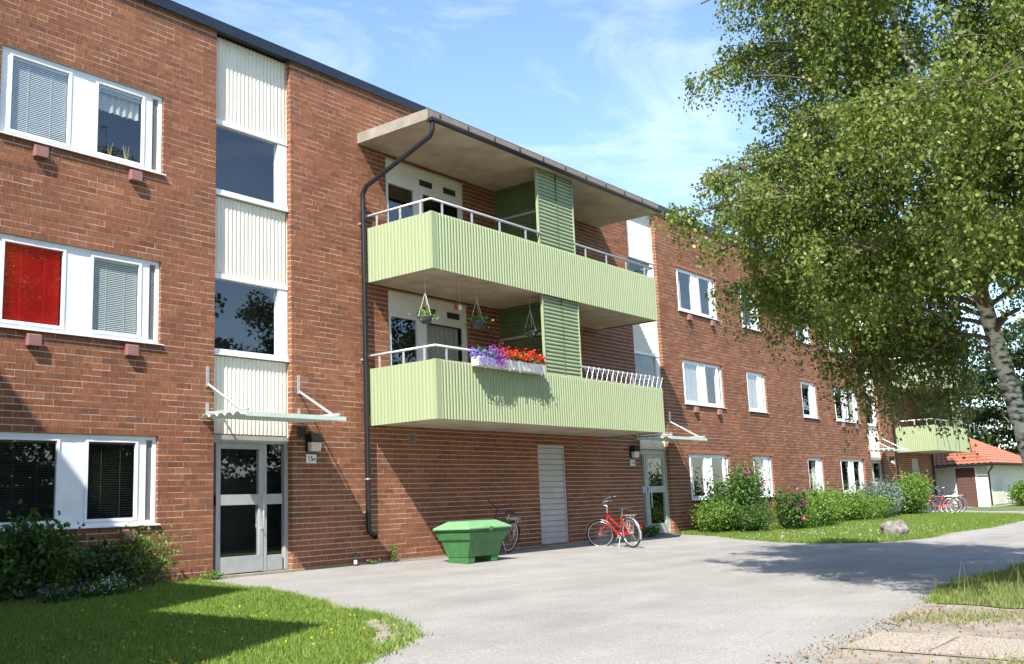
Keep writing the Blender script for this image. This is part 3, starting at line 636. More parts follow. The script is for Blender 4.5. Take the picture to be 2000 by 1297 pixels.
def grow(poly, n=.05): return [(x+rnd.uniform(-n, n), y+rnd.uniform(-n, n)) for x, y in poly]
P = scatter(LAWN_L, -7.5, -.3, -8.9, 0, 200000); P = P[~inpoly(PATCH, P) | (rng.random(len(P)) < .10)]; tag(tufts('grass', P, .055, M['grass'], .0045), 'short green grass of the lawn beside the grey entrance', 'grass', kind='stuff')
dens = scatter(LAWN_R, 12.5, 36, -7.1, 0, 150000); tag(tufts('grass', dens, .09, M['grassl'], .010), 'mown grass of the lawn below the windows', 'grass', kind='stuff')
P = scatter(LAWN_N, .8, 14, -15, -10.7, 80000); tag(tufts('grass', P, .075, M['drygrass'], .006), 'rough grass growing under the birch tree', 'grass', kind='stuff')
# ragged fringe over the asphalt edge
P = []
for poly, nn in (([p for p in LAWN_L if p[0] > -7], 380), ([p for p in LAWN_R if p[0] < 30 and p[1] < -.1], 160), ([p for p in LAWN_N if p[1] > -11.3 and p[0] < 9], 260)):
    for (xa, ya), (xb, yb) in zip(poly[:-1], poly[1:]):
        for _ in range(int(nn*math.hypot(xb-xa, yb-ya))):
            t_ = rnd.random(); P.append((xa+(xb-xa)*t_+rnd.gauss(0, .07), ya+(yb-ya)*t_+rnd.gauss(0, .07)))
P = np.array([(x, y, gz(min(y, 0))) for x, y in P]); tag(tufts('grass', P, .075, M['grass'], .006, lean=.6), 'longer grass blades fringing the asphalt edge', 'grass', kind='stuff')
Pc = scatter(LAWN_L, -7, -.5, -8.6, -.9, 5200, .02); Pc = Pc[np.sin(Pc[:, 0]*2.1)+np.cos(Pc[:, 1]*1.7+1) > -.3]
tag(leaves('clover', np.repeat(Pc, 3, 0), M['shrubl'], .035, up_bias=.2, aspect=.9), 'low clover and broad weeds in the lawn beside the grey entrance', 'weeds', kind='stuff')
Pd = scatter(LAWN_L, -6.5, -2.4, -7.6, -2.2, 110, .05); tag(leaves('buttercup', np.repeat(Pd, 4, 0)+rng.normal(0, .006, (len(Pd)*4, 3)), M['petal_y'], .02, aspect=1), 'tiny yellow flowers dotted over the shaded lawn', 'flowers', kind='stuff')
Pd = scatter(LAWN_R, 13.5, 24, -6.6, -2.8, 300, .06); tag(leaves('clover_flower', np.repeat(Pd, 4, 0)+rng.normal(0, .012, (len(Pd)*4, 3)), M['petal_w'], .03, aspect=1), 'small white clover flowers in the sunny lawn', 'flowers', kind='stuff')
# ------------------------------------------------------------------ shrubs
def shrub(name, label, cat, cen, rx, ry, h, n, mat, size, stems=9, group=None, up_=.3, flower=None, pw=.5):
    t = empty(name, (cen[0], cen[1], gz(cen[1]))); tag(t, label, cat, group)
    sm = MB(); tips = []
    for i in range(stems):
        a = rnd.uniform(0, 2*math.pi); r = math.sqrt(rnd.random())*.85; tx, ty, tz = rx*r*math.cos(a), ry*r*math.sin(a), h*rnd.uniform(.45, 1.1)*(1-.25*r*r)
        p0 = Vector((tx*.25, ty*.25, -.02)); p2 = Vector((tx, ty, tz)); p1 = (p0+p2)/2+Vector((rnd.gauss(0, .05), rnd.gauss(0, .05), h*.1)); sm.tube([p0, p1, p2], .012, 5, r2=.004); tips.append((p0, p1, p2))
    sm.build('stem', M['branch'], t)
    k = rng.integers(0, len(tips), n); tt = rng.random(n)**pw*.85+.15; A_ = np.array([[list(v) for v in q] for q in tips])
    P = A_[k, 0]*((1-tt)**2)[:, None]+2*A_[k, 1]*(tt*(1-tt))[:, None]+A_[k, 2]*(tt**2)[:, None]+rng.normal(0, 1, (n, 3))*np.array([rx, ry, h*.6])*.2
    P[:, 2] = np.clip(P[:, 2], .0, None)
    leaves('foliage', P, mat, size, t, up_)
    if flower:
        fm, cnt, fs = flower; idx = rng.choice(n, cnt*3); idx = idx[np.argsort(-(P[idx, 2]/h - P[idx, 1]/ry))][:cnt]
        k_ = 10 if fs > .03 else 3; Q = np.repeat(P[idx]+np.array([0, -.05, .04]), k_, 0)+rng.normal(0, fs*.3, (cnt*k_, 3)); leaves('blossom', Q, fm, fs, t, .1, 1)
    return t
shrub('leafy_shrub', 'tall leafy dark green shrub under the left window', 'shrub', (-3.35, -.55), .85, .42, 1.0, 4600, M['shrub'], .085, 14)
shrub('leafy_shrub', 'pale sprawling weedy shrub with thin stems against the brick', 'shrub', (-1.35, -.28), .8, .24, .85, 1700, M['shrubl'], .06, 16)
shrub('leafy_shrub', 'dark low shrub between blue flowers and wall', 'shrub', (-2.2, -.4), .5, .3, .62, 2400, M['shrubd'], .07, 10)
shrub('leafy_shrub', 'upright shrub with narrow leaves in front of the left vent box', 'shrub', (-4.35, -.7), .6, .45, .95, 2300, M['shrub'], .09, 9)
fm = shrub('forget_me_nots', 'patch of tiny blue and white flowers edging the lawn', 'flowers', (-2.55, -1.0), .62, .25, .26, 1800, M['shrub'], .045, 12, None, .3, (M['petal_w'], 90, .020))
shrub('flower_clump', 'low clump with small blue violet flowers by dark shrub', 'flowers', (-3.35, -1.2), .4, .2, .22, 900, M['shrub'], .05, 8, None, .3, (M['petal_b'], 26, .024))
shrub('weed', 'small leafy weed growing at the foot of the sunlit brick', 'plant', (4.14, -.13), .10, .07, .34, 150, M['shrubl'], .05, 5)
shrub('weed', 'tiny low weed on asphalt next to the sunlit brick', 'plant', (3.6, -.14), .16, .06, .09, 90, M['shrubl'], .04, 4)
shrub('weed', 'creeping weed along the doorstep of the grey entrance', 'plant', (-.1, -.18), .35, .1, .14, 260, M['shrubl'], .045, 7)
shrub('weed', 'grassy weed behind the red bicycle at the pale door', 'plant', (14.2, -.2), .5, .12, .3, 500, M['shrub'], .07, 12)
shrub('rose_bush', 'wild rose bush covered with pink flowers below the windows', 'bush', (18.0, -1.0), 1.75, .75, 1.7, 13000, M['shrub'], .085, 24, None, .2, (M['petal_p'], 13, .075))
shrub('rose_bush', 'small rose bush with deep pink flowers at the lawn front', 'bush', (18.9, -2.35), .75, .45, 1.15, 3600, M['shrub'], .08, 10, None, .2, (M['petal_p'], 9, .075))
shrub('spirea_bush', 'low bright green bush beside the pale entrance door', 'bush', (16.6, -1.0), 1.1, .65, .85, 7000, M['shrubl'], .07, 18)
shrub('spirea_bush', 'fine leaved bush in front of the rose bush', 'bush', (17.4, -1.75), 1.1, .6, .8, 6000, M['shrub'], .06, 18)
shrub('meadow_plants', 'tall loose herbs growing between rose bush and silver shrub', 'plants', (21.2, -1.9), 2.1, .8, 1.05, 14000, M['shrubl'], .075, 40, None, .9)
shrub('meadow_plants', 'grassy green herbs at the foot of the brick wall', 'plants', (25.2, -1.5), 2.5, .8, 1.05, 12000, M['shrubl'], .08, 34, None, .9)
shrub('meadow_plants', 'low sprawling herbs filling the gap beside the silver shrub', 'plants', (27.4, -2.0), 1.6, .7, .8, 6000, M['shrubl'], .07, 30, None, .9)
shrub('meadow_plants', 'low loose herbs spilling onto the lawn before the rose bush', 'plants', (19.6, -2.2), 1.0, .6, .7, 5000, M['shrubl'], .06, 26, None, .9)
shrub('silver_shrub', 'blue grey shrub with small pale flowers', 'bush', (29.4, -1.5), 1.8, .9, 1.4, 9500, M['blue'], .085, 22, None, .3, (M['petal_w'], 40, .03))
shrub('juniper', 'bright green feathery juniper beside the parked bicycles', 'bush', (33.4, -1.5), 2.0, 1.0, 1.45, 12000, M['shrubl'], .10, 24, None, .7)
shrub('round_shrub', 'round green shrub at the cream shed wall', 'bush', (48.6, -2.8), 1.2, .7, 1.15, 5000, M['shrubl'], .10, 16)
P = []
for i in range(34):
    x, y = rnd.uniform(1.6, 5.8), rnd.uniform(-12.2, -11.1); 
    for k in range(4): P.append((x+rnd.gauss(0, .05), y+rnd.gauss(0, .05), gz(y)))
P2 = scatter(SOIL, -4, 2.3, -14, -11.1, 26000, .01); P2 = P2[np.sin(P2[:, 0]*2.3+1)+np.sin(P2[:, 1]*3.1+P2[:, 0])+.6*rng.normal(size=len(P2)) > 1.45]
tag(tufts('sparse_grass', P2, .05, M['drygrass'], .005, lean=.6), 'sparse short grass tufts on the sandy soil beside the slabs', 'grass', kind='stuff')
tag(tufts('seed_grass', np.array(P), .42, M['drygrass'], .005, lean=.22), 'tall seeding grass stalks at the edge of the asphalt', 'grass', kind='stuff')
P = scatter(SOIL, -4.5, 2.2, -13.5, -11.1, 1500, .012); Q = np.stack([rng.uniform(-3.2, 2, 700), -11.25+rng.normal(0, .12, 700)], 1); Q = np.concatenate([Q, (gzv(Q[:, 1])+.012)[:, None]], 1)
tag(leaves('leaf_litter', np.concatenate([P, Q]), leafmat('dead_leaf', (.10, .06, .03), (.18, .11, .05), (.26, .18, .09), .1, .9), .033, aspect=.45), 'dry brown leaf litter on the bare soil', 'litter', kind='stuff')
# ------------------------------------------------------------------ birch and other trees
def bez(p0, p1, p2, n): return [p0*(1-t)**2+p1*2*t*(1-t)+p2*t*t for t in [i/n for i in range(n+1)]]
def tree(name, label, base, pts, r0, limbs, env, nleaf, mat, lsize, group=None, droop=1.0, barkm=None, twig=1.0, seed=1, cat='tree', strands=()):
    """pts trunk polyline (local); limbs list of (height fraction, azimuth, length, rise); env(p)->bool keeps a leaf"""
    R_ = random.Random(seed); t = empty(name, base); tag(t, label, cat, group)
    tr = MB(); pv = [Vector(p) for p in pts]; tr.tube(pv, [r0*(1-.8*i/(len(pv)-1)) for i in range(len(pv))], 12); trunk = tr.build('trunk', barkm or M['branch'], t)
    lm = MB(); pos = []; tot = [0]
    for i in range(1, len(pv)): tot.append(tot[-1]+(pv[i]-pv[i-1]).length)
    def at(fr):
        s_ = fr*tot[-1]
        for i in range(1, len(pv)):
            if s_ <= tot[i]: q = (s_-tot[i-1])/(tot[i]-tot[i-1]); return pv[i-1].lerp(pv[i], q)
        return pv[-1].copy()
    def ok(p): return env is None or bool(env(np.array([list(p)]))[0])
    for lq in limbs:
        fr, az, ln, rise = lq[:4]; dr_ = lq[4] if len(lq) > 4 else .10
        p0 = at(fr); d = Vector((math.cos(az), math.sin(az), 0)); p1 = p0+d*ln*.5+Vector((0, 0, rise)); p2 = p0+d*ln+Vector((0, 0, rise*.75-droop*ln*dr_))
        path = bez(p0, p1, p2, 9); last = max([i for i in range(10) if i < 3 or ok(path[i])])
        lm.tube(path[:last+1], [max(.012, r0*.27*(1-fr*.55)*(1-.9*i/9)) for i in range(last+1)], 6)
        nsub = max(6, int(ln*6.5))
        for k in range(nsub):
            q = .16+.84*(k+R_.random())/nsub; i = min(8, int(q*9)); b0 = path[i].lerp(path[i+1], q*9-i)
            a2 = az+R_.choice((-1, 1))*R_.uniform(.3, 1.5); l2 = R_.uniform(.5, 1.5)*(1.15-.45*q)*twig; e = b0+Vector((math.cos(a2), math.sin(a2), R_.uniform(-.1, .45)))*l2
            if not (ok(e) and ok(b0)): continue
            m_ = (b0+e)/2+Vector((0, 0, .2*l2)); sub = bez(b0, m_, e, 4); lm.tube(sub, .011*twig, 4, False, .005)
            nt_ = R_.randint(4, 7)
            for j in range(nt_):
                u = (j+R_.random())/nt_; ii = min(3, int(u*4)); c0 = sub[ii].lerp(sub[ii+1], u*4-ii)
                hl = R_.uniform(.35, 1.25)*droop*twig; c1 = c0+Vector((R_.gauss(0, .18), R_.gauss(0, .18), .05))*twig; c2 = c0+Vector((R_.gauss(0, .25)*twig, R_.gauss(0, .25)*twig, -hl))
                pos.append((c0, c1, c2))
    for a_, b_ in strands:
        a_, b_ = Vector(a_), Vector(b_); mid = (a_+b_)/2+Vector((R_.gauss(0, .1), R_.gauss(0, .1), 0)); pos.append((a_, mid, b_)); lm.tube([a_, mid, b_], .005, 4, False, .003)
    lm.build('limb', M['branch'], t)
    A_ = np.array([[list(v) for v in q] for q in pos]); k = np.repeat(np.arange(len(pos)), max(1, nleaf//len(pos))); n = len(k); tt = rng.random(n)
    Pq = A_[k, 0]*((1-tt)**2)[:, None]+2*A_[k, 1]*(tt*(1-tt))[:, None]+A_[k, 2]*(tt**2)[:, None]+rng.normal(0, .055*twig, (n, 3))
    if env is not None: Pq = Pq[env(Pq)]
    at_ = np.clip(rng.normal(.5, .24, len(Pq)), 0, 1)
    leaves('crown', Pq, mat, lsize, t, aspect=.72, droop=.55 if droop > .6 else None, attr=at_)
    return t
# birch: (lateral, depth) axes of the crown are plain compass directions of the yard
BX, BY = 4.81, -11.91; g0 = gz(BY)
lat = Vector((.603, -.798, 0)); dpt = Vector((.798, .603, 0))
tp = [(.06, -.02, -.1), (-.02, .0, .4), (-.42, .17, 1.4), (-.85, .33, 2.9), (-1.25, .50, 4.3), (-1.75, .72, 6.0), (-2.1, .95, 7.8), (-2.35, 1.15, 9.6), (-2.5, 1.25, 11.6), (-2.55, 1.3, 13.4)]
tp = [(x*.85, y*.85, z*.87+(.12 if z > .3 else 0)) for x, y, z in tp]; R2 = random.Random(11); limbs = []
for i in range(46):
    fr = .36+.60*(i/45)**.95; az = i*2.39996+R2.uniform(-.25, .25)
    ln = (3.55*math.sin(math.pi*min(1, (fr-.02)/.98)**.75)**.6+.4)*R2.uniform(.8, 1.08); limbs.append((fr, az, ln, R2.uniform(.5, 1.3)*(1 if fr > .35 else .7)))
az_l = math.atan2(-lat.y, -lat.x)
for fr, da, ln, rs_ in ((.33, 0, 4.9, 1.5), (.36, .35, 4.9, 1.4), (.31, -.3, 4.4, 1.1), (.42, .1, 4.6, 1.3), (.30, .7, 4.2, .9), (.62, .05, 3.7, 1.3), (.66, -.25, 3.5, 1.2), (.28, 1.2, 4.0, .8), (.29, -.8, 4.0, .9), (.34, 1.55, 5.4, 1.5), (.40, 1.8, 5.2, 1.4), (.31, 2.0, 4.8, 1.0), (.46, 1.5, 4.8, 1.4), (.38, 1.2, 5.0, 1.4), (.55, 1.7, 4.4, 1.4), (.35, -1.4, 4.6, 1.1), (.52, .5, 4.2, 1.3), (.50, -.4, 4.2, 1.3), (.72, .3, 3.3, 1.2), (.45, 2.4, 4.4, 1.2)): limbs.append((max(fr, .32), az_l+da, ln*(.74 if abs(da) < 1.1 else .98), rs_))
for fr, da, ln, rs_, dr_ in ((.25, -.1, 2.9, .7, .45), (.27, .4, 3.2, .7, .42), (.24, -.6, 2.6, .6, .5), (.26, .9, 2.8, .7, .5), (.23, 1.5, 2.3, .5, .5), (.28, .15, 3.6, .9, .42), (.22, .3, 1.9, .4, .55), (.3, -.35, 3.4, .9, .4), (.24, 2.0, 2.4, .5, .5), (.21, -.2, 1.5, .3, .5)): limbs.append((fr+.06, az_l+da, ln*.85, rs_, dr_))
def benv(Q):
    l = (Q[:, 0]+1.0)*lat.x+(Q[:, 1]-.4)*lat.y; d = (Q[:, 0]+1.0)*dpt.x+(Q[:, 1]-.4)*dpt.y; r = np.sqrt(l*l+d*d); z = Q[:, 2]
    wob = .35*np.sin(l*2.3+1)*np.cos(d*1.9)
    zb = np.interp(l*13.6/(13.6+d), [-5, -3.9, -3.25, -2.9, -1.6, -1.45, -1.0, -.9, -.3, -.15, .15, .4, 5], [5.2, 4.5, 4.0, 3.2, 2.95, 1.7, 1.6, 2.3, 2.2, 1.35, 1.5, 2.8, 2.6])
    zb = 1.28+(zb-.9)*(1+d/13.6)
    keep = z > zb+wob*.6+.28-.75*np.abs(np.sin(l*5.3+2*np.sin(d*2.1))*np.sin(d*4.7+1+np.cos(l*2)))
    keep |= (d > .45) & (d < 1.7) & (z > 1.75) & (((l > -1.75) & (l < -.95)) | ((l > -.95) & (l < .15) & (z > 2.0)))
    keep &= ~((d < .4) & (l > -1.2) & (z < 3.8))
    notch = (l < -2.55) & (z > 6.3) & (z < 7.2)
    lp = l*13.6/(13.6+d)
    return keep & ~notch & (r < 5.6-np.clip(z-7.6, 0, 9)*.9) & (lp > np.where(z > 6.9, -3.15, -3.85)-.25*np.sin(z*3.1+d*2)-.2*np.sin(z*7+1))
strands = []
for l0, l1, n_, zb_ in ((-1.7, -1.0, 46, 1.95), (-.42, .02, 24, 1.75), (-2.6, -1.7, 16, 3.1), (-1.0, .1, 70, 2.1)):
    for _ in range(n_):
        l_ = R2.uniform(l0, l1); d_ = R2.uniform(.55, 1.5); zt_ = R2.uniform(3.2, 4.2); q_ = lat*l_+dpt*d_+Vector((-1.0, .4, 0)); z2 = zb_+R2.random()**1.5*1.2
        strands.append(((q_.x, q_.y, zt_), (q_.x+R2.gauss(0, .12), q_.y+R2.gauss(0, .12), z2)))
tree('birch_tree', 'large birch with white trunk and drooping leafy branches', (BX, BY, g0), tp, .155, limbs, benv, 380000, M['birch'], .056, droop=1.0, barkm=M['bark'], seed=5, strands=strands)
def gtree(name, label, x, y, h, r, n, mat, ls, seed, group=None):
    R3 = random.Random(seed); pts = [(0, 0, -.3), (R3.uniform(-.2, .2), R3.uniform(-.2, .2), h*.3), (R3.uniform(-.4, .4), R3.uniform(-.4, .4), h*.65), (R3.uniform(-.4, .4), R3.uniform(-.4, .4), h*.97)]
    lb = []
    for i in range(30): fr = .2+.76*i/29; lb.append((fr, i*2.4+R3.uniform(-.3, .3), r*(math.sin(math.pi*min(1, fr*.88+.1))**.6)*R3.uniform(.75, 1.1), R3.uniform(.4, 1.4)))
    z0 = gz(min(y, 0)) if y < 1 else -.07
    return tree(name, label, (x, y, z0), pts, .05+h*.016, lb, None, n, mat, ls, group, .7, None, max(1, r/3.2), seed)
gb = 'trees beyond the shed'
for i, (x, y, h, r, lab) in enumerate(((58, 9, 13, 4.5, 'dark leafy tree rising behind the tiled shed roof'), (66, -1, 12, 4.6, 'dense dark tree beyond the right end of the shed'), (52, 17, 14, 5, 'tall dark tree behind the end of the brick building'), (74, 8, 15, 5.5, 'tallest dark tree far beyond the shed'), (70, -14, 13, 5, 'leafy tree beyond the lawn on the far side of the asphalt road'), (88, -6, 14, 6, 'distant leafy tree closing the view along the asphalt road'))):
    gtree('leafy_tree', lab, x, y, h, r, 26000, M['treeleaf'], .26, 30+i, gb)
ga = 'trees across the yard'
for i, (x, y, h, r, lab) in enumerate(((9.5, -27, 17, 5.0, 'tall leafy tree across the yard facing the entrance'), (17, -29, 15, 4.6, 'broad leafy tree across the yard beside the tallest tree'), (26, -28, 14, 4.5, 'leafy tree across the yard opposite the rose bushes'), (38, -30, 15, 5.0, 'leafy tree across the yard toward the shed'), (1.5, -32, 13, 4.4, 'smaller leafy tree across the yard behind the soil strip'))):
    gtree('leafy_tree', lab, x, y, h, r, 22000, M['treeleaf'], .24, 50+i, ga)
hd = empty('added_hedge', (14, -24.5, gz(-24.5))); tag(hd, 'unseen row of foliage added across the yard to darken window reflections', 'added_hedge')  # out of view, added to darken the low reflections in the window glass
hn = 60000; hx = rng.uniform(-16, 34, hn); hp = np.stack([hx, rng.uniform(-.9, .9, hn), rng.random(hn)**.8*(3.6+.5*np.sin(hx*.7)+.3*np.sin(hx*2.3))], 1)
leaves('foliage', hp, M['treeleaf'], .24, hd); MB().box(-16, 34, -.5, .5, 0, 2.9).build('hedge_core', pm('hedge_twigs', (.02, .03, .012), None, rough=.9), hd)
# ------------------------------------------------------------------ boulder
bm = bmesh.new(); bmesh.ops.create_icosphere(bm, subdivisions=4, radius=1)
for v in bm.verts:
    p = v.co; f = 1+.05*math.sin(13*p.x+5*p.z)*math.sin(11*p.y+1)+.03*math.sin(23*p.z+17*p.x)+.10*math.sin(3.1*p.x+1)*math.cos(2.7*p.y)+.07*math.sin(5*p.z+2*p.x)+.04*math.sin(9*p.x+7*p.y); p *= f
    p.x *= .36*(1+.12*p.z); p.y *= .28; p.z = max(-.5, p.z)*.285; p.z += .07*max(0, p.x)*2-.05*math.exp(-((p.x-.05)/.08)**2)
me = bpy.data.meshes.new('boulder'); bm.to_mesh(me); bm.free(); me.materials.append(M['rock'])
for p in me.polygons: p.use_smooth = True
o = link('boulder', me); o.location = (16.35, -6.1, gz(-6.1)+.14); o.rotation_euler = (0, .05, -.9); tag(o, 'grey granite boulder lying on the lawn edge', 'boulder')
# ------------------------------------------------------------------ grit bin
gbx = empty('grit_bin', (5.10, -1.40, gz(-1.4)-.005), .03); tag(gbx, 'green plastic grit bin with light green ribbed lid', 'bin')
def ring4(hx, hy, z): return [(-hx, -hy, z), (hx, -hy, z), (hx, hy, z), (-hx, hy, z)]
def prism(rings, close=True):
    m = MB(); vs = [p for r in rings for p in r]; fs = []
    for i in range(len(rings)-1):
        for k in range(4): fs.append((i*4+k, i*4+(k+1) % 4, (i+1)*4+(k+1) % 4, (i+1)*4+k))
    m.add(vs, fs); n = len(rings)-1; m.add(rings[n], [(0, 1, 2, 3)]); m.add(rings[0], [(3, 2, 1, 0)]); return m
prism([ring4(.50, .255, .12), ring4(.56, .35, .42), ring4(.57, .36, .43), ring4(.60, .385, .45), ring4(.635, .425, .58), ring4(.615, .40, .60), ring4(.635, .41, .66)]).build('body', M['bin'], gbx, .012)
lg = MB()
for sx in (-1, 1):
    for s2 in (0,):
        xa, xb = sorted((sx*.27, sx*.49)); ya, yb = -.245, .245; lg = MB(); lg.hexa([(xa, ya, 0), (xb, ya, 0), (xb, yb, 0), (xa, yb, 0)], [(xa, ya, .121), (xb, ya, .121), (xb, yb, .121), (xa, yb, .121)]); lg.build('foot', M['bin'], gbx, .01)
lid = prism([ring4(.69, .455, .645), ring4(.695, .46, .665), ring4(.68, .445, .685), ring4(.52, .285, .775), ring4(.50, .265, .79)]).build('lid', M['binlid'], gbx, .012)
rb = MB()
for i in range(13): x = -.46+i*.0767; rb.box(x-.014, x+.014, -.25, .25, .789, .803)
rb.build('rib', M['binlid'], lid)
MB().box(-.05, .05, -.475, -.455, .60, .68).build('latch', M['bin'], gbx, .006)
# ------------------------------------------------------------------ bottle
bo = empty('bottle', (3.13, -.13, gz(-.13))); tag(bo, 'dark green glass bottle with pale label standing against brick', 'bottle')
MB().lathe([(0, 0), (.031, 0), (.033, .01), (.033, .13), (.028, .155), (.013, .19), (.012, .235), (.014, .237), (.014, .25), (0, .25)], n=16).build('glass_body', M['bottle'], bo); MB().lathe([(.0336, .035), (.0336, .105)], n=16).build('paper_label', M['plate'], bo)
# ------------------------------------------------------------------ hanging pots, lanterns, balcony flower box
for x, y, zt_, zb_, lab in ((3.95, -1.35, 5.52, 4.52, 'hanging bowl next to the corner of the balcony'), (5.5, -1.4, 5.52, 4.60, 'hanging bowl in the middle of the three'), (7.30, -1.45, 5.52, 4.58, 'hanging bowl beside the louvre screen')):
    t = empty('hanging_flower_pot', (x, y, zb_)); tag(t, 'dark round '+lab+' with trailing plant', 'flower pot', 'hanging flower bowls')
    MB().lathe([(0, -.02), (.06, -.01), (.12, .05), (.15, .12), (.155, .14), (.14, .14), (.13, .10), (0, .09)], n=20).build('bowl', M['pot'], t)
    cm = MB(); cm.tube([(0, 0, zt_-zb_), (0, 0, .62)], .006, 5)
    for k in range(3): a = k*2.1+.4; cm.tube([(0, 0, .62), (.145*math.cos(a), .145*math.sin(a), .14)], .006, 5)
    cm.build('cord', M['cord'], t)
    P = rng.normal(0, 1, (170, 3))*np.array([.085, .085, .04])+np.array([0, 0, .18]); P[140:, 2] -= rng.uniform(.02, .14, 30); P[140:, :2] *= 1.7
    leaves('plant', P, M['shrubl'], .055, t, .3, .7, kind='stuff')
t = empty('lantern', (5.0, -1.3, 4.93)); tag(t, 'pair of small glass candle lanterns hanging from the balcony ceiling', 'lantern')
for dx, mt in ((-.06, M['petal_r']), (.06, M['planter'])): MB().lathe([(0, 0), (.035, .005), (.045, .05), (.035, .10), (0, .11)], (dx, 0, 0), 10).tube([(dx, 0, .1), (dx*.3, 0, .59)], .003, 4).tube([(dx, 0, 0), (dx, 0, -.12)], .003, 4).build('glass', M['rlens'] if dx < 0 else M['planter'], t)
fb = empty('flower_box', (0, 0, 0)); fb.location = (5.75, -1.98, 3.66); tag(fb, 'white balcony flower box with purple and red flowers on the railing', 'flower box')
tr_ = MB()
for x0_, x1_ in ((-1.12, -.01), (.01, 1.12)):
    tr_.add([(x0_, -.10, .0), (x1_, -.10, .0), (x1_, .07, .0), (x0_, .07, .0), (x0_, -.13, .19), (x1_, -.13, .19), (x1_, .09, .19), (x0_, .09, .19)], [(0, 3, 2, 1), (4, 5, 6, 7), (0, 1, 5, 4), (1, 2, 6, 5), (2, 3, 7, 6), (3, 0, 4, 7)])
tr_.build('trough', M['planter'], fb, .012)
for x in (-.95, -.15, .2, .95): hk = MB(); hk.box(x-.02, x+.02, -.135, -.128, -.05, .21).box(x-.02, x+.02, -.13, .12, .20, .215).box(x-.02, x+.02, .11, .12, .02, .20); hk.build('bracket', M['steel'], fb)
def flowers(x0, x1, n, mat, sz, zc, zs, hang=0):
    P = np.stack([rng.uniform(x0, x1, n), rng.normal(-.04, .07, n), zc+np.abs(rng.normal(0, zs, n))], 1)
    if hang:
        k = int(n*hang); P[:k, 2] -= rng.uniform(.03, .22, k); P[:k, 1] = -.15-rng.random(k)*.05
    return P
leaves('foliage', flowers(-1.1, 1.1, 1500, None, 0, .2, .07), M['shrub'], .06, fb, .5)
leaves('blue_flowers', flowers(-1.2, -.5, 1100, None, 0, .19, .07, .25), M['petal_b'], .030, fb, .2, 1)
leaves('purple_flowers', flowers(-.66, -.3, 650, None, 0, .20, .11, .35), M['petal_m'], .032, fb, .2, 1, kind='stuff')
leaves('red_flowers', flowers(-.3, 1.1, 1300, None, 0, .22, .09), M['petal_r'], .05, fb, .3, 1)
# white lattice strung on the other balcony's railing
lt = MB(); xa = 8.75
while xa < 12.2:
    lt.tube([(xa, -1.865, 3.62), (xa+.2, -1.865, 4.02)], .008, 4).tube([(xa+.2, -1.86, 3.62), (xa, -1.86, 4.02)], .008, 4); xa += .215
o = lt.build('lattice_trellis', M['steel']); tag(o, 'white folding lattice trellis tied behind the lower balcony railing', 'trellis')
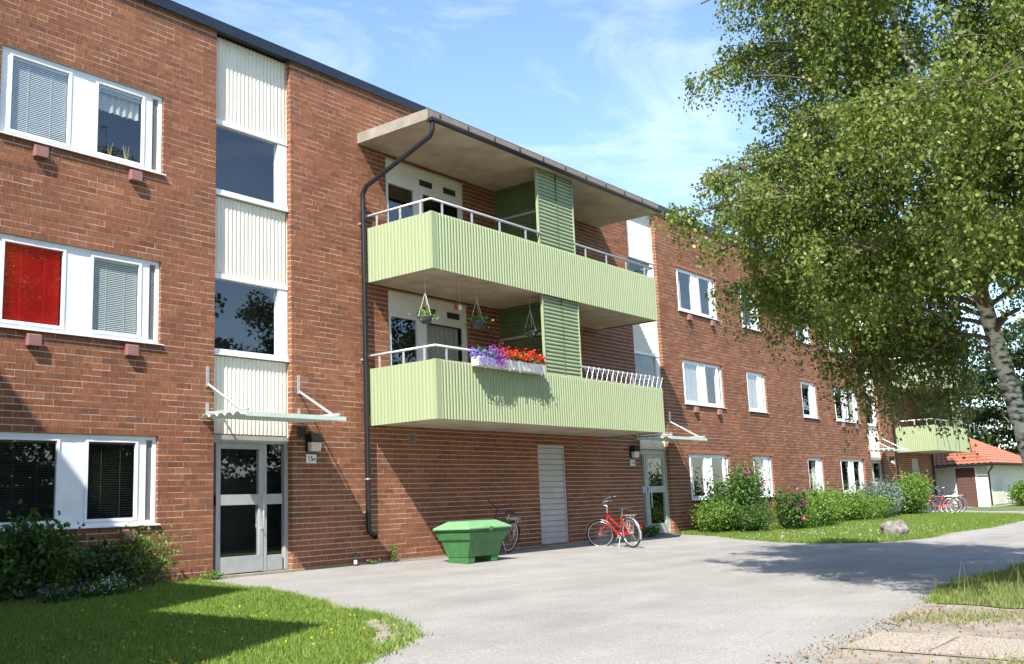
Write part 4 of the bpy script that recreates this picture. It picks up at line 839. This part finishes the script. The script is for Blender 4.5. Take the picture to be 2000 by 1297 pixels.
# ------------------------------------------------------------------ bicycles
def bicycle(name, label, loc, heading, steer, lean, paint, lady=True, rack=True, group=None, wheel=.345):
    t = empty(name, loc); t.rotation_mode = 'XYZ'; t.rotation_euler = (lean, 0, heading); tag(t, label, 'bicycle', group)
    r = wheel; wb = 1.07; bb = Vector((.44, 0, .28)); st_ = Vector((.27, 0, .72)); hb = Vector((.84, 0, .60)); ht = Vector((.80, 0, .83)); fa = Vector((wb, 0, r))
    def whl(parent, cx, nm):
        wv = MB().ring((cx, 0, r), (0, 1, 0), r-.019, .019, 36, 8).build('wheel', M['rubber'], parent)
        MB().ring((cx, 0, r), (0, 1, 0), r-.048, .011, 36, 6).tube([(cx, -.045, r), (cx, .045, r)], .02, 10).build('rim', M['rim'], wv)
        sp = MB()
        for k in range(28):
            a = 2*math.pi*k/28; a2 = a+(.35 if k % 2 else -.35); y_ = .03*(1 if k % 4 < 2 else -1)
            sp.tube([(cx+.018*math.cos(a2), y_, r+.018*math.sin(a2)), (cx+(r-.05)*math.cos(a), 0, r+(r-.05)*math.sin(a))], .0016, 3, False)
        sp.build('spokes', M['rim'], wv); return wv
    whl(t, 0, 'r')
    f = MB()
    f.tube([bb, st_], .016, 8).tube([bb, hb], .018, 8).tube([hb, ht], .019, 8)
    if lady: f.tube([bb.lerp(st_, .42), ht.lerp(hb, .25)], .015, 8)
    else: f.tube([st_, ht.lerp(hb, .15)], .016, 8)
    for s2 in (-1, 1):
        f.tube([bb+Vector((0, s2*.03, 0)), Vector((0, s2*.06, r))], .010, 6).tube([st_.lerp(bb, .06)+Vector((0, s2*.02, 0)), Vector((0, s2*.06, r))], .009, 6)
    f.build('frame', paint, t)
    # steered group
    ax = (ht-hb).normalized(); S = empty('front_assembly', parent=t)
    q = Matrix.Translation(hb) @ Matrix.Rotation(steer, 4, ax) @ Matrix.Translation(-hb); S.matrix_local = q
    # bake steering into vertices instead of another level
    C.objects.unlink(S); bpy.data.objects.remove(S)
    def steerb(m): m.v = [tuple(q @ Vector(p)) for p in m.v]; return m
    wv = steerb(MB().ring((wb, 0, r), (0, 1, 0), r-.019, .019, 36, 8)).build('wheel', M['rubber'], t)
    steerb(MB().ring((wb, 0, r), (0, 1, 0), r-.048, .011, 36, 6).tube([(wb, -.045, r), (wb, .045, r)], .02, 10)).build('rim', M['rim'], wv)
    sp = MB()
    for k in range(28):
        a = 2*math.pi*k/28; a2 = a+(.35 if k % 2 else -.35); y_ = .03*(1 if k % 4 < 2 else -1)
        sp.tube([(wb+.018*math.cos(a2), y_, r+.018*math.sin(a2)), (wb+(r-.05)*math.cos(a), 0, r+(r-.05)*math.sin(a))], .0016, 3, False)
    steerb(sp).build('spokes', M['rim'], wv)
    fk = MB()
    for s2 in (-1, 1): fk.tube([hb+Vector((0, s2*.02, 0)), hb+Vector((.03, s2*.055, -.06)), Vector((wb-.045, s2*.055, r+.12)), Vector((wb, s2*.055, r))], .011, 6)
    steerb(fk).build('fork', paint, t)
    hbm = MB(); sx = ht+ax*.16
    hbm.tube([ht, sx], .012, 8).tube([sx, sx+Vector((.05, 0, .02))], .013, 8)
    c0 = sx+Vector((.05, 0, .02))
    for s2 in (-1, 1): hbm.tube([c0, c0+Vector((.03, s2*.08, .03)), c0+Vector((-.01, s2*.22, .12)), c0+Vector((-.14, s2*.27, .14)), c0+Vector((-.24, s2*.28, .12))], .011, 8)
    steerb(hbm).build('handlebar', M['rim'] if lady else M['black'], t)
    gr = MB()
    for s2 in (-1, 1): gr.tube([c0+Vector((-.15, s2*.272, .138)), c0+Vector((-.26, s2*.28, .118))], .016, 8)
    steerb(gr).build('grip', M['saddle'], t)
    # mudguards
    def guard(cx, a0, a1, bake):
        m = MB(); R_ = r+.018; vs = []; fs = []; n = 18
        for i in range(n+1):
            a = a0+(a1-a0)*i/n
            for yy, dr in ((-.026, -.012), (-.014, 0), (.014, 0), (.026, -.012)): vs.append((cx+(R_+dr)*math.cos(a), yy, r+(R_+dr)*math.sin(a)))
        for i in range(n):
            for k in range(3): fs.append((4*i+k, 4*i+k+1, 4*i+k+5, 4*i+k+4))
        m.add(vs, fs, True)
        if bake: steerb(m)
        return m
    guard(0, math.radians(20), math.radians(205), False).build('mudguard', M['rim'] if lady else M['black'], t); guard(wb, math.radians(15), math.radians(140), True).build('mudguard', M['rim'] if lady else M['black'], t)
    sd = MB(); sp_ = st_+(st_-bb).normalized()*.14; sd.tube([st_, sp_], .012, 8).build('seat_post', M['rim'], t)
    bm2 = MB(); vs = []; n = 10; pr = [(-.13, .085, 0), (-.10, .105, .02), (-.02, .10, .028), (.05, .06, .024), (.12, .032, .02), (.155, .018, .008)]
    for x_, w_, z_ in pr:
        for k in range(n): a = 2*math.pi*k/n; vs.append((sp_.x+x_, w_*math.cos(a), sp_.z+.03+z_+.030*math.sin(a)))
    fs = [(i*n+k, i*n+(k+1) % n, (i+1)*n+(k+1) % n, (i+1)*n+k) for i in range(len(pr)-1) for k in range(n)]+[tuple(range(n-1, -1, -1)), tuple((len(pr)-1)*n+k for k in range(n))]
    bm2.add(vs, fs, True).build('saddle', M['saddle'], t)
    ck = MB().ring(bb, (0, 1, 0), .085, .006, 20, 4); ck.tube([bb+Vector((0, -.05, 0)), bb+Vector((0, .05, 0))], .018, 8).tube([bb+Vector((0, .055, 0)), bb+Vector((.10, .06, -.12))], .009, 6).tube([bb+Vector((0, -.055, 0)), bb+Vector((-.10, -.06, .12))], .009, 6)
    ck.build('crank', M['rim'], t); pd = MB()
    for sg_, p_ in ((1, bb+Vector((.10, .06, -.12))), (-1, bb+Vector((-.10, -.06, .12)))): pd.box(p_.x-.045, p_.x+.045, min(p_.y, p_.y+sg_*.09), max(p_.y, p_.y+sg_*.09), p_.z-.012, p_.z+.012)
    pd.build('pedal', M['saddle'], t)
    MB().hexa([(.02, -.052, r-.03), (.46, -.052, .25), (.46, -.045, .25), (.02, -.045, r-.03)], [(.02, -.052, r+.045), (.46, -.052, .375), (.46, -.045, .375), (.02, -.045, r+.045)]).build('chain_guard', paint, t, .004)
    if rack:
        rk = MB(); zr = 2*r+.065
        for yy in (-.055, 0, .055): rk.tube([(.22, yy, zr), (-.22, yy, zr)], .006, 6)
        rk.tube([(-.22, -.06, zr), (-.22, .06, zr)], .006, 6).tube([(.1, -.06, zr), (.1, .06, zr)], .006, 6)
        for s2 in (-1, 1): rk.tube([(-.12, s2*.06, zr), (0, s2*.07, r)], .006, 6).tube([(.0, s2*.06, zr), (0, s2*.07, r)], .005, 6)
        rk.build('luggage_rack', M['rim'], t)
    MB().box(-r-.045, -r-.015, -.03, .03, r+.10, r+.16).build('rear_reflector', M['rlens'], t, .006)
    MB().lathe([(0, 0), (.028, 0), (.028, .012), (0, .012)], (0, 0, 0), 12).build('spoke_reflector', M['amber'], t).matrix_local = Matrix.Translation((.03, -.03, r+.16)) @ Matrix.Rotation(math.pi/2, 4, 'X')
    MB().tube([bb+Vector((-.06, .03, 0)), bb+Vector((-.10, .16, -.275))], .008, 6).build('kickstand', M['rim'], t)
    return t
def onplane(x, y): return (x, y, gz(y))
bicycle('bicycle', 'red step-through bicycle with chrome rack standing by the pale door', onplane(10.2, -2.0), math.atan2(.94, .342), math.radians(42), math.radians(-6), M['redp'])
bicycle('bicycle', 'black bicycle leaning on the brick behind the green bin', onplane(7.35, -.52), math.radians(188), math.radians(25), math.radians(-13), M['blackp'], False, True)
gk = 'bicycles parked beside the juniper'
for i, (x, y, pt, lab, ld) in enumerate(((35.6, -2.55, 'orangep', 'orange red bicycle nearest the lawn in the parked row', False), (36.5, -2.5, 'bluep', 'blue bicycle in the middle of the parked row', False), (37.4, -2.45, 'blackp', 'black bicycle with rack last in the parked row', True))):
    bicycle('bicycle', lab, onplane(x, y), math.radians(112+4*i), math.radians(12), math.radians(-4), M[pt], ld, True, gk)
# ------------------------------------------------------------------ shed with tiled hip roof
S = empty('shed', (46.5, -1.75, gz(-1.75))); tag(S, 'cream boarded shed with terracotta tiled roof and brown door', 'shed')
LX, LY, ze, zr = 11.5, 6.0, 2.2, 4.05
MB().box(.03, LX-.03, .03, LY-.03, -.3, ze).build('wall', M['board'], S)
mbd = MB().box(-.0, .022, -.062, .062, 0, ze-.12).mesh('board', M['board'])
for i in range(int(LY/.135)):
    y = .07+i*.135
    if .55 < y < 1.65: continue
    o = link('board', mbd, S); o.location = (.007, y, .1)
for i in range(int(LX/.135)):
    o = link('board', mbd, S); o.location = (.07+i*.135, .007, .1); o.rotation_euler = (0, 0, math.pi/2)
dd = MB().box(-.02, .02, .62, 1.58, .05, 2.05).build('door', M['brown'], S); 
mp2 = MB().box(-.03, -.0205, .63, 1.57, .005, .155).mesh('plank', M['brown'])
for i in range(12): o = link('plank', mp2, dd); o.location = (0, 0, .06+i*.1645)
MB().box(-.03, .02, .54, .615, .0, 2.12).box(-.03, .02, 1.585, 1.66, .0, 2.12).box(-.03, .02, .615, 1.585, 2.055, 2.12).build('door_frame', M['white'], S)
ov = .45; e = [(-ov, -ov, ze), (LX+ov, -ov, ze), (LX+ov, LY+ov, ze), (-ov, LY+ov, ze)]; r1, r2 = (3.0, LY/2, zr), (LX-3, LY/2, zr)
rf = MB().add(e+[r1, r2], [(0, 1, 5, 4), (1, 2, 5), (2, 3, 4, 5), (3, 0, 4), (3, 2, 1, 0)]).build('roof', M['terra'], S)
def tiles(p00, p10, p01, p11, nu, nv):
    """rows of curved tiles over a roof plane given by its four corners (u along the eave, v up)"""
    p00, p10, p01, p11 = map(Vector, (p00, p10, p01, p11)); nrm = (p10-p00).cross(p01-p00).normalized()
    if nrm.z < 0: nrm = -nrm
    V_ = []
    for j in range(nv):
        for i in range(nu):
            v0, v1 = j/nv, (j+1.08)/nv
            prev = None
            for k in range(5):
                u = (i+k/4)/nu; hgt = .05*math.sin(math.pi*k/4)+.012
                a = p00.lerp(p10, u).lerp(p01.lerp(p11, u), v0)+nrm*(hgt+.03); b = p00.lerp(p10, u).lerp(p01.lerp(p11, u), min(1, v1))+nrm*hgt
                if prev: V_ += [prev[0], a, b, prev[1]]
                prev = (a, b)
    return np.array([list(x) for x in V_])
V1 = tiles(e[0], e[1], r1, r2, 44, 11); V2 = tiles(e[3], e[0], r1, r1, 24, 11)
o = link('roof_tiles', npmesh('roof_tiles', np.concatenate([V1, V2]), 4, M['terra']), rf); o['kind'] = 'stuff'
MB().tube([(-ov-.04, LY+ov, ze-.03), (-ov-.04, -ov-.04, ze-.03), (LX+ov, -ov-.04, ze-.03)], .055, 8).build('gutter', M['black'], rf)
MB().tube([(-.33, -.33, ze-.06), (-.30, -.30, ze-.2), (-.06, -.06, ze-.42), (-.06, -.06, .1)], .04, 8).build('downpipe', M['black'], S)
